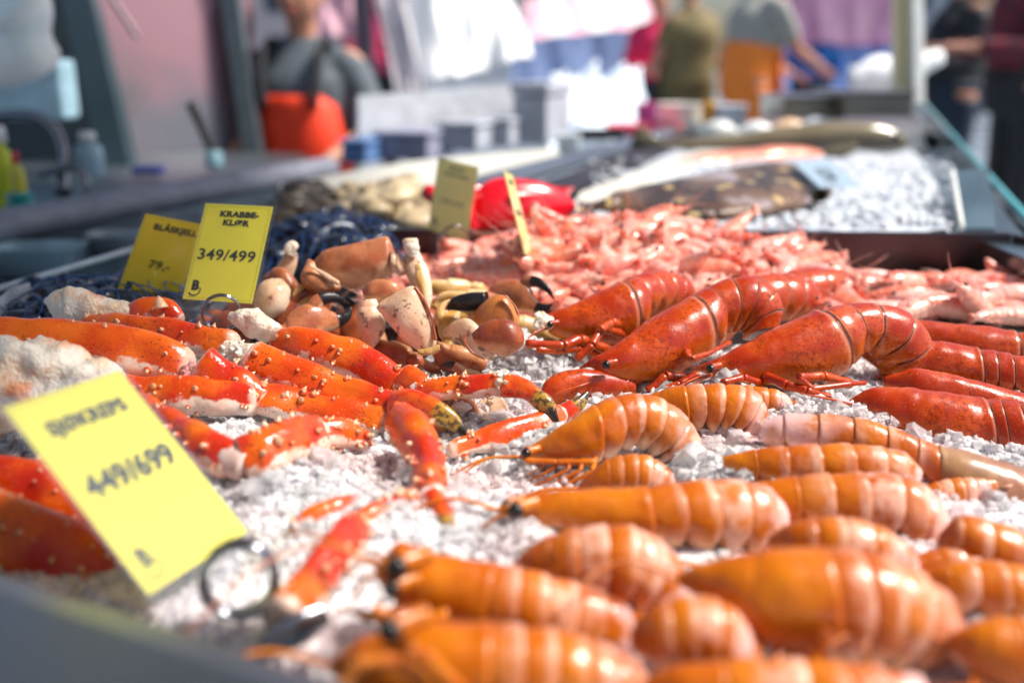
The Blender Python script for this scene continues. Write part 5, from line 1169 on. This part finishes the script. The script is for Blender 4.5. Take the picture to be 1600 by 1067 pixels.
bar('frame_post', 'slanting dark teal frame post right of the far-left cabinet', 'post', P(190, 275, 2.85), P(112, -60, 2.85), .09, .06, M_TEAL)
bar('frame_post', 'dark grey frame post directly left of the seller in the orange apron', 'post', P(398, 250, 3.3), P(352, -60, 3.3), .06, .06, plain('dark_grey_paint', (.06, .08, .095), .35))
bar('brace', 'thin pale diagonal brace high on the pinkish wall', 'brace', P(215, 60, 3.0), P(150, -40, 3.0), .015, .015, M_STEEL)
b = MB(); c = P(20, 140, 2.6); b.box(c, (.30, .1, .15)); b.build('wall_cabinet', plain('pale_blue_cabinet', (.32, .50, .60), .35), smooth=False, bevel=.01, label='pale blue wall box under the hanging white plastic at the far left', cat='cabinet')
a = N('translucent_sheet'); a.bump(a.noise(9, 4), .8, .03); M_SHEET = a.out(a.mix(a.ss(a.noise(5, 3), .35, .65), (.80, .92, .97), (.93, .96, .98)), .3, Subsurface_Weight=.8, Subsurface_Radius=(.1, .12, .13), Subsurface_Scale=1.)
b = MB(); b.tube(mk_pts([(-120, -60), (-30, -20), (30, 20), (30, 80), (-60, 118)], (2.2, 2.2)), [.05, .10, .10, .075, .02], 40, 30, .02, 8, 4, flat=.6); b.build('hanging_bag', M_SHEET, label='large milky blue-white plastic bag hanging at the upper left corner', cat='plastic bag')

# grey boxes behind
M_STY = plain('shade_grey_polystyrene', (.42, .45, .52), .6, .08, 5); M_STYB = plain('bluish_box', (.10, .20, .42), .5)  # shade is put into the grey of the foam
def foam_box(label, px0, px1, py0, py1, d, dep, mat, yaw=-.35):
    A, B_ = P(px0, py1, d), P(px1, py0, d); w, h = B_.x - A.x, B_.z - A.z; c = (A + B_) / 2 + Vector((0, dep / 2, 0)); t_ = thing('foam_box', Vector((c.x, c.y, A.z)), label, 'box', 'boxes stacked behind the white board')
    M = Matrix.Rotation(yaw, 3, 'Z'); b = MB(); b.box(c - Vector((0, 0, h * .12)), (w, dep, h * .76), M); b.build('body', mat, t_, smooth=False, bevel=.008)
    b = MB(); b.box(c + Vector((0, 0, h * .385)), (w + .012, dep + .012, h * .22), M); b.build('lid', mat, t_, smooth=False, bevel=.008); return t_
b = MB(); b.slab([P(560, 240, 3.0), P(855, 205, 3.5), P(858, 128, 3.5), P(560, 150, 3.0)], .02); b.build('back_screen', plain('grey_screen', (.40, .43, .48), .5), smooth=False, label='long grey screen panel behind the foam boxes, right of the orange apron', cat='screen')
foam_box('shade-grey foam box in the middle of the row before the grey screen', 700, 765, 190, 236, 2.95, .2, M_STY)
foam_box('tallest shade-grey foam box at the right end of the row', 820, 878, 128, 226, 3.1, .25, M_STY)
foam_box('shade-grey foam box between the middle one and the tallest one', 768, 815, 184, 230, 3.05, .2, M_STY)
foam_box('low mauve foam box left of the middle one', 598, 690, 205, 250, 2.9, .2, plain('mauve_box', (.28, .29, .40), .5))
foam_box('small blue box behind the orange apron', 548, 592, 218, 256, 2.85, .2, M_STYB)
# right background things
for i, (nm, lb, ct_, px, py, d, dims, c_) in enumerate([
    ('tray', 'pink plastic tray at the far end of the diagonal rail', 'tray', 1005, 203, 3.5, (.26, .2, .035), (.85, .08, .15)),
    ('bucket', 'white round tub beside the pink tray', 'tub', 1062, 182, 3.6, (.17, .17, .09), (.80, .80, .74)),
    ('bottle', 'yellow and orange squeeze bottle before the orange trousers', 'bottle', 1106, 182, 3.5, (.045, .045, .10), (.80, .42, .02)),
    ('carton', 'white carton in front of the second seller', 'carton', 1140, 182, 3.5, (.11, .1, .08), (.75, .80, .88)),
    ('parcel', 'small white parcel at the near end of the rail row', 'parcel', 888, 226, 2.9, (.07, .06, .06), (.75, .84, .90)),
    ('parcel', 'magenta parcel left of the white round tub', 'parcel', 1010, 178, 3.8, (.08, .08, .08), (.80, .10, .35)),
    ('shell_dish', 'black dish with dark shells left of the pink tray', 'dish', 938, 210, 3.2, (.16, .12, .03), (.02, .02, .025))]):
    c = P(px, py, d); b = MB(); rs = []; at = []; e = 1 if nm in ('bucket', 'bottle') else .35
    for (q, r_) in ((-.5, .88), (.0, .96), (.42, 1), (.5, 1.05), (.5, .94), (.3, .9)):
        rs.append([c + Vector((r_ * dims[0] / 2 * math.copysign(abs(math.cos(a_)) ** e, math.cos(a_)), r_ * dims[1] / 2 * math.copysign(abs(math.sin(a_)) ** e, math.sin(a_)), q * dims[2])) for a_ in [2 * math.pi * k / 24 for k in range(24)]]); at.append([(0, 0, 0)] * 24)
    b.rings(rs, at); b.build(nm, plain(nm + '_paint_%d' % i, c_, .35), label=lb, cat=ct_)
M_PAN = mat_steel('pan_steel', (.30, .28, .25), .35)
for (px0, px1, py0, py1, d, lb) in ((1205, 1300, 140, 186, 3.3, 'low steel pan under the hand of the second seller'), (1296, 1400, 132, 182, 3.2, 'deeper grey steel pan beside the cream posts')):
    A, B_ = P(px0, py1, d), P(px1, py0, d); c = (A + B_) / 2; w, h = B_.x - A.x, (B_.z - A.z); t_ = thing('steel_pan', Vector((c.x, c.y, A.z)), lb, 'pan')
    b = MB(); b.box(c - Vector((0, 0, h * .1)), (w, .3, h * .7)); b.build('pan_body', M_PAN, t_, smooth=False, bevel=.006)
    b = MB(); b.box(c + Vector((0, 0, h * .30)), (w + .02, .32, h * .08)); b.build('pan_rim', M_STEEL, t_, smooth=False, bevel=.003)
b = MB(); slabG(b, [(1190, 235), (1470, 235), (1430, 172), (1190, 180)], .055, .02); b.build('back_counter', mat_steel('back_counter_steel', (.40, .38, .36), .35), smooth=False, label='grey steel counter under the pans at the back right', cat='counter')
M_CREAM = plain('cream_paint', (.72, .62, .34), .4, .05); M_WHP = plain('white_paint', (.78, .80, .76), .4, .05)
bar('stall_post', 'cream yellow stall post at the back right', 'post', P(1408, 172, 3.3), P(1408, -80, 3.3), .05, .05, M_CREAM)
bar('stall_post', 'white stall post right beside the cream yellow one', 'post', P(1433, 165, 3.25), P(1430, -80, 3.25), .035, .04, M_WHP)
# right glass front
gp = thing('display_screen', G(1600, 420, 0), 'slanting customer-side glass front with bright edge along the right of the display', 'glass panel')
A, B_ = P(1720, 470, 1.25), P(1440, 158, 3.6); A2, B2 = G(1760, 560, 0), G(1462, 235, .02)
b = MB(); b.slab([A2, B2, B_, A], .006); b.build('pane', M_GLASS, gp, smooth=False)
b = MB(); b.tube([A, B_], [.006], 4, 8); b.build('edge', plain('glass_edge', (.12, .5, .55), .15), gp)
ed = thing('end_panel', G(1500, 340, .06), 'dark and blue-grey steel divider plate at the right end of the fish bed', 'divider')
b = MB(); q = [G(1508, 357, .06), G(1556, 357, .06), P(1545, 262, 1.75), P(1492, 268, 1.75)]; b.slab([q[0], q[1], q[2], q[3]], .004); b.build('plate', plain('divider_paint', (.05, .09, .12), .35, .3, 3), ed, smooth=False)
b = MB(); b.tube([G(1503, 357, .06), P(1488, 268, 1.75)], [.0045], 4, 6); b.build('plate_edge', M_WHP, ed)
b = MB(); slabG(b, [(1490, 359), (1640, 420), (1475, 210), (1440, 205)], .055, .02); b.build('right_rail', mat_steel('right_rail_steel', (.30, .40, .44), .3), smooth=False, label='flat steel rail between the fish bed and the customer glass', cat='rail')

# ---------------------------------------------------------------- people
M_SKIN = plain('skin', (.52, .25, .16), .5, .06, 30, Subsurface_Weight=.1); M_HAIRG = plain('grey_hair', (.42, .42, .40), .7); M_HAIRD = plain('dark_hair', (.03, .022, .018), .6)
def fig(label, loc, yaw, hgt, shirt, legs, skin=M_SKIN, hair=M_HAIRD, lean=0., armL=((.24, .05, 1.12), (.10, .38, 1.08)), armR=None, apron=None, straps=None, sleeve=.5, bib=1.22, head_yaw=0, apbot=.5, long_hair=False, waist=1.02):
    """standing person, feet on the market floor, facing local +Y; arm = (elbow, hand) in body space for the left side"""
    k = hgt / 1.76; M = Matrix.Translation(loc) @ Matrix.Rotation(yaw, 4, 'Z') @ Matrix.Scale(k, 4)
    def w(x, y, z): y2 = y + max(0, z - .95) * math.tan(lean); return M @ Vector((x, y2, z))
    root = thing('person', Vector(loc), label, 'person'); sc = k
    armR = armR or tuple((-x, y, z) for x, y, z in armL)
    def tb(b, pts, rad, ns=14, n=14, flat=1., up=None): b.tube([w(*p) for p in pts], [r * sc for r in rad], n, ns, flat=flat, up=up or Vector((0, 1, 0)))
    b = MB()
    tb(b, [(0, 0, .92), (0, 0, 1.1), (0, .0, 1.3), (0, 0, 1.44)], [.12, .105, .12, .06], 18, flat=1.35); tb(b, [(0, 0, 1.40), (0, .01, 1.5), (0, .02, 1.56)], [.06, .052, .055])
    b.ball(w(0, .03, 1.64), (.075 * sc, .095 * sc, .115 * sc), 12, 16); b.ball(w(0, .125, 1.62), (.014 * sc, .02 * sc, .022 * sc), 6, 8)
    for s in (-1, 1): b.ball(w(s * .078, .02, 1.63), (.012 * sc, .02 * sc, .03 * sc), 6, 8)
    for s, (el, ha) in ((1, armL), (-1, armR)):
        sh = (s * .17, 0, 1.40); tb(b, [(s * .08, 0, 1.40), sh, tuple(lerp(Vector(sh), Vector(el), .5)), el], [.06, .055, .047, .038]); tb(b, [el, tuple(lerp(Vector(el), Vector(ha), .4)), ha], [.038, .037, .026])
        d = (Vector(ha) - Vector(el)).normalized(); hv = Vector(ha); tb(b, [ha, tuple(hv + d * .05), tuple(hv + d * .09)], [.026, .04, .03], flat=.5)
        sdv = d.cross(Vector((0, 0, 1))).normalized()
        for f in range(4):
            o_ = sdv * ((f - 1.5) * .021); q0 = hv + d * .08 + o_; L_ = (.07, .08, .076, .06)[f]; tb(b, [tuple(q0), tuple(q0 + d * L_ * .55 + Vector((0, 0, -.008))), tuple(q0 + d * L_ * .85 + Vector((0, 0, -.03)))], [.010, .0095, .008], 8, 8)
        q0 = hv + d * .03 + sdv * (-s * .035); tb(b, [tuple(q0), tuple(q0 + d * .03 - sdv * s * .025), tuple(q0 + d * .06 - sdv * s * .03)], [.012, .011, .009], 8, 8)
    for s in (-1, 1): tb(b, [(s * .09, 0, .95), (s * .10, .01, .5), (s * .10, -.01, .12), (s * .10, .0, .06)], [.085, .055, .04, .045])
    o = b.build('body', skin, root, mods='fuse'); o.modifiers['fuse'].voxel_size = .0075
    for s in (-1, 1): b = MB(); b.ball(w(s * .03, .112, 1.645), .011 * sc, 6, 8); b.build('eye', M_BLACK, root)
    b = MB(); b.ball(w(0, .118, 1.585), (.026 * sc, .010 * sc, .007 * sc), 6, 8); b.build('mouth', plain('lips', (.45, .12, .1), .5), root)
    b = MB(); b.ball(w(0, -.005, 1.685), (.09 * sc, .105 * sc, .10 * sc), 12, 16, .06, 20, 3)
    if long_hair: tb(b, [(0, -.06, 1.68), (0, -.09, 1.5), (0, -.08, 1.34)], [.08, .075, .04], flat=1.2)
    b.build('hair', hair, root)
    b = MB(); tb(b, [(0, 0, .90), (0, 0, 1.0), (0, .01, 1.15), (0, .0, 1.32), (0, 0, 1.42), (0, .005, 1.50)], [.135, .135, .135, .145, .10, .055], 22, 24, flat=1.42)
    for s, (el, ha) in ((1, armL), (-1, armR)):
        sh = Vector((s * .165, 0, 1.385)); e_ = Vector(el)
        if sleeve <= 1: tb(b, [(s * .06, 0, 1.38), tuple(sh), tuple(lerp(sh, e_, sleeve))], [.07, .068, .06])
        else: tb(b, [(s * .06, 0, 1.38), tuple(sh), tuple(lerp(sh, e_, .5)), el, tuple(lerp(e_, Vector(ha), .85))], [.085, .075, .062, .056, .042])
    o = b.build('shirt', shirt, root, mods='fuse'); o.modifiers['fuse'].voxel_size = .012
    b = MB()
    tb(b, [(0, 0, .8), (0, 0, .95), (0, 0, waist)], [.13, .145, .145], 20, flat=1.4)
    for s in (-1, 1): tb(b, [(s * .085, 0, .9), (s * .10, .01, .5), (s * .10, 0, .08)], [.10, .072, .062])
    o = b.build('trousers', legs, root, mods='fuse'); o.modifiers['fuse'].voxel_size = .014
    for s in (-1, 1): b = MB(); b.ball(w(s * .10, .06, .045), (.05 * sc, .13 * sc, .045 * sc), 8, 12); b.build('shoe', M_BLACK, root)
    if apron:
        b = MB(); rs = []; at = []
        for (z, hw, y) in ((apbot, .26, .17), (.75, .25, .175), (.95, .22, .18), (1.08, .19, .19), (bib - .04, .15, .20), (bib, .10, .20)):
            rs.append([w(math.sin(a_) * hw, y * (.35 + .65 * math.cos(a_)) * 1.03, z) for a_ in [lerp(-1.35, 1.35, q / 14) for q in range(15)]] + [w(math.sin(a_) * hw * .95, y * (.35 + .65 * math.cos(a_)) * 1.0 - .004, z) for a_ in [lerp(1.35, -1.35, q / 14) for q in range(15)]]); at.append([(0, 0, 0)] * 30)
        b.rings(rs, at); b.build('apron', apron, root)
    if straps:
        for s in (-1, 1): b = MB(); tb(b, [(s * .09, .185, bib - .04), (s * .10, .165, 1.36), (s * .10, .09, 1.47), (s * .09, -.08, 1.45)], [.032, .032, .032, .032], 8, 14, flat=.4); b.build('strap', straps, root)
    return root
M_ORA = plain('orange_oilskin', (.92, .05, .008), .6, .12, 6); M_ORB = plain('orange_oilskin_light', (.97, .24, .02), .5, .08, 6)
M_GREY = plain('grey_cotton', (.10, .125, .15), .8); M_GRB = plain('light_grey_cotton', (.34, .35, .32), .8); M_BLK = plain('black_cloth', (.012, .015, .02), .7); M_NAVY = plain('navy_denim', (.01, .025, .05), .7)
def floor_at(px, d, z=-1.05): p = P(px, 200, d); return Vector((p.x, p.y, z))
fig('seller in grey long-sleeved shirt and bright red-orange apron working behind the left counter', floor_at(482, 3.5) , R(172), 1.69, M_GREY, M_ORA, apron=M_ORA, straps=M_BLK, sleeve=.95, lean=.0, armL=((.27, .05, 1.18), (.15, .27, 1.08)), bib=1.30, apbot=.45)
fig('second seller in light grey T-shirt and orange trousers, leaning right over the steel pan', floor_at(1165, 6.6, -.72), R(-62), 1.72, M_GRB, M_ORB, apron=M_ORB, sleeve=.75, lean=.16, armL=((.2, .2, 1.13), (.14, .5, 1.02)), armR=((-.2, .16, 1.12), (-.10, .46, .98)), bib=1.1, waist=1.16)
a_ = fig('grey-haired seller in olive top and olive apron beside the red flag', floor_at(1072, 7.0, -.78), R(25), 1.7, plain('olive_shirt', (.20, .16, .07), .8), plain('olive_cloth', (.17, .13, .05), .8), hair=M_HAIRG, apron=plain('olive_apron', (.17, .13, .05), .6), sleeve=.6)
fig('customer in black jacket with fair long hair, seen behind the white post', floor_at(1485, 6.0, -.78), R(100), 1.70, M_BLK, M_NAVY, hair=plain('fair_hair', (.25, .18, .11), .6), sleeve=1.2, long_hair=True, armL=((.22, .08, 1.12), (.12, .36, 1.1)))
M_PLAID = N('plaid_cloth'); x_ = M_PLAID.n('ShaderNodeTexChecker'); x_.inputs['Scale'].default_value = 22; M_PLAID.put(x_.inputs[0], M_PLAID.co()); x_.inputs[1].default_value = (.20, .015, .03, 1); x_.inputs[2].default_value = (.05, .02, .035, 1); M_PLAID = M_PLAID.out(x_.outputs[0], .8)
fig('customer in red plaid shirt and dark trousers at the right edge', floor_at(1592, 5.2, -.78), R(95), 1.82, M_PLAID, M_BLK, sleeve=1.2, armL=((.22, .08, 1.12), (.12, .38, 1.12)))
# far people seen as blurred colour
fig('far person in blue jacket before the purple awning', floor_at(1262, 9.0, -.78), R(180), 1.62, plain('blue_jacket', (.01, .22, .72), .6), M_NAVY, sleeve=1.2)
fig('far person in red jacket at the left edge of the blue shaded stall', floor_at(1022, 8.0, -.78), R(180), 1.66, plain('red_jacket', (.80, .02, .12), .6), M_NAVY, sleeve=1.2)
fig('far person in magenta coat behind the white hanging sheets', floor_at(628, 8.0, -.78), R(200), 1.74, plain('magenta_coat', (.55, .03, .12), .6), M_BLK, sleeve=1.2)

# ---------------------------------------------------------------- far stalls
def sheet(label, name, cat, pix, d, mat, amp=.05, n=30, seed=0, th=.01, fr=2.):
    """cloth panel between four photo corners: top-left, top-right, bottom-right, bottom-left"""
    c = [P(*q, dd) for q, dd in zip(pix, d)]; b = MB(); rs = []; at = []; nn = (c[1] - c[0]).cross(c[3] - c[0]).normalized()
    m = n
    for f in (0, 1):
        pass
    rows = []
    for i in range(n + 1):
        u = i / n; row = []
        for j in range(m + 1):
            v = j / m; p = lerp(lerp(c[0], c[1], u), lerp(c[3], c[2], u), v); row.append(p + nn * (amp * nz((u * 3, v * .7, seed), fr) + amp * .5 * nz((u * 9, v, seed), fr)))
        rows.append(row + [p - nn * th for p in reversed(row)]); at.append([(0, 0, 0)] * (2 * m + 2))
    b.rings(rows, at); return b.build(name, mat, label=label, cat=cat)
M_TENT = plain('white_tent', (.92, .94, .96), .6, .03, 1); M_TP = N('pink_white_stripes'); w_ = M_TP.n('ShaderNodeTexWave'); w_.inputs['Scale'].default_value = .9; w_.inputs['Distortion'].default_value = .5; M_TP.put(w_.inputs[0], M_TP.co()); M_TP = M_TP.out(M_TP.mix(M_TP.ss(w_.outputs['Fac'], .4, .6), (.88, .84, .87), (.86, .48, .56)), .6)
sheet('big white bulging tarpaulin hanging in the middle, behind the grey screen', 'tarpaulin', 'tarpaulin', [(590, -80), (815, -80), (822, 95), (640, 140)], (5.6, 6.2, 6.2, 5.6), M_TENT, .18)
sheet('narrower white tarpaulin left of the big bulging one', 'tarpaulin', 'tarpaulin', [(575, -60), (625, -60), (662, 145), (618, 150)], (5.2, 5.2, 5.2, 5.2), plain('pink_white_tarp', (.80, .76, .80), .6), .1, seed=4)
sheet('pink and white striped awning of the far stall, top centre', 'awning', 'awning', [(820, 5), (1030, -60), (1040, 40), (825, 62)], (9, 10, 8.2, 7.5), M_TP, .03, seed=2)
M_BLUE_SHADE = plain('painted_blue_shade', (.20, .28, .50), .7, .25, 1.2)  # blue shade of the far stall put into a cloth colour
sheet('back cloth coloured as the blue shade of the far stall under the striped awning', 'back_cloth', 'cloth', [(800, 20), (1030, 10), (1060, 200), (800, 200)], (11, 11, 11, 11), M_BLUE_SHADE, .05, seed=6)
sheet('purple-red awning behind the second seller and the blue jacket', 'awning', 'awning', [(1170, -80), (1430, -80), (1420, 75), (1180, 70)], (9, 9, 8, 8), plain('purple_awning', (.15, .05, .16), .7, .35, 1), .04, seed=7)
sheet('blue cloth side of the far stall below the purple-red awning', 'back_cloth', 'cloth', [(1180, 20), (1430, 20), (1430, 160), (1180, 160)], (10, 10, 10, 10), plain('deep_blue_cloth', (.05, .12, .36), .7, .3, 1.2), .12, seed=8)
sheet('dark maroon curtain behind the left seller', 'curtain', 'curtain', [(520, -80), (650, -80), (655, 150), (540, 160)], (9, 9, 9, 9), plain('maroon_cloth', (.26, .04, .08), .7, .4, 1.5), .12, seed=9)
sheet('pale pinkish cloth directly right of the left seller head', 'curtain', 'curtain', [(470, -60), (545, -60), (560, 60), (480, 60)], (8.4, 8.4, 8.4, 8.4), plain('rose_cloth', (.72, .42, .50), .7), .1, seed=10)
bar('stall_post', 'dark post in the maroon curtain behind the left seller', 'post', P(575, 150, 5.4), P(560, -60, 5.4), .09, .06, plain('near_black_paint', (.04, .03, .05), .5))
sheet('low white cloth over the table of the far stall in the centre', 'table_cloth', 'cloth', [(860, 118), (1000, 112), (1010, 215), (860, 222)], (5.2, 5.6, 5.2, 4.8), plain('bluish_cloth', (.66, .76, .86), .6, .15, 2), .12, seed=11)
sheet('white cloth bundle on the far counter right of the blue jacket', 'cloth_bundle', 'cloth', [(1325, 105), (1395, 98), (1398, 130), (1330, 140)], (4.6, 4.6, 4.6, 4.6), M_TENT, .06, seed=12)
b = MB(); b.tube(mk_pts([(1330, 128), (1365, 112), (1400, 112), (1470, 90)], (4.5, 4.6)), [.03, .07, .07, .03], 24, 16, .02, 8, 2, flat=.7); b.build('white_parcel', M_TENT, label='white parcel pushed along the far counter towards the black jacket', cat='parcel')
for (px, d, w_, c_, lb) in ((1470, 60, 9, (.30, .34, .40), 'pale grey far building behind the customers'), (1600, 75, 16, (.55, .60, .66), 'light far building at the right edge'), (760, 70, 24, (.52, .56, .62), 'far harbour building behind the stalls in the centre'), (300, 60, 20, (.4, .36, .38), 'far building hidden mostly by the cabin wall')):
    p = P(px, 100, d); t_ = thing('building', Vector((p.x, p.y, -1.05)), lb, 'building'); b = MB(); b.box(Vector((p.x, p.y, 4)), (w_, 8, 10.1)); b.build('walls', plain('facade_%d' % px, c_, .8), t_, smooth=False)
    b = MB(); b.slab([Vector((p.x - w_ / 2 - .3, p.y - 4.3, 9.05)), Vector((p.x + w_ / 2 + .3, p.y - 4.3, 9.05)), Vector((p.x + w_ / 2, p.y, 12)), Vector((p.x - w_ / 2, p.y, 12))], .2); b.build('roof', plain('roof_%d' % px, (.25, .12, .1), .8), t_, smooth=False)
    for i in range(int(w_ / 2.2)):
        for j in range(3): b = MB(); b.box(Vector((p.x - w_ / 2 + 1.4 + i * 2.1, p.y - 4.01, 1 + j * 2.8)), (1, .06, 1.5)); b.build('window', M_NAVY, t_, smooth=False)
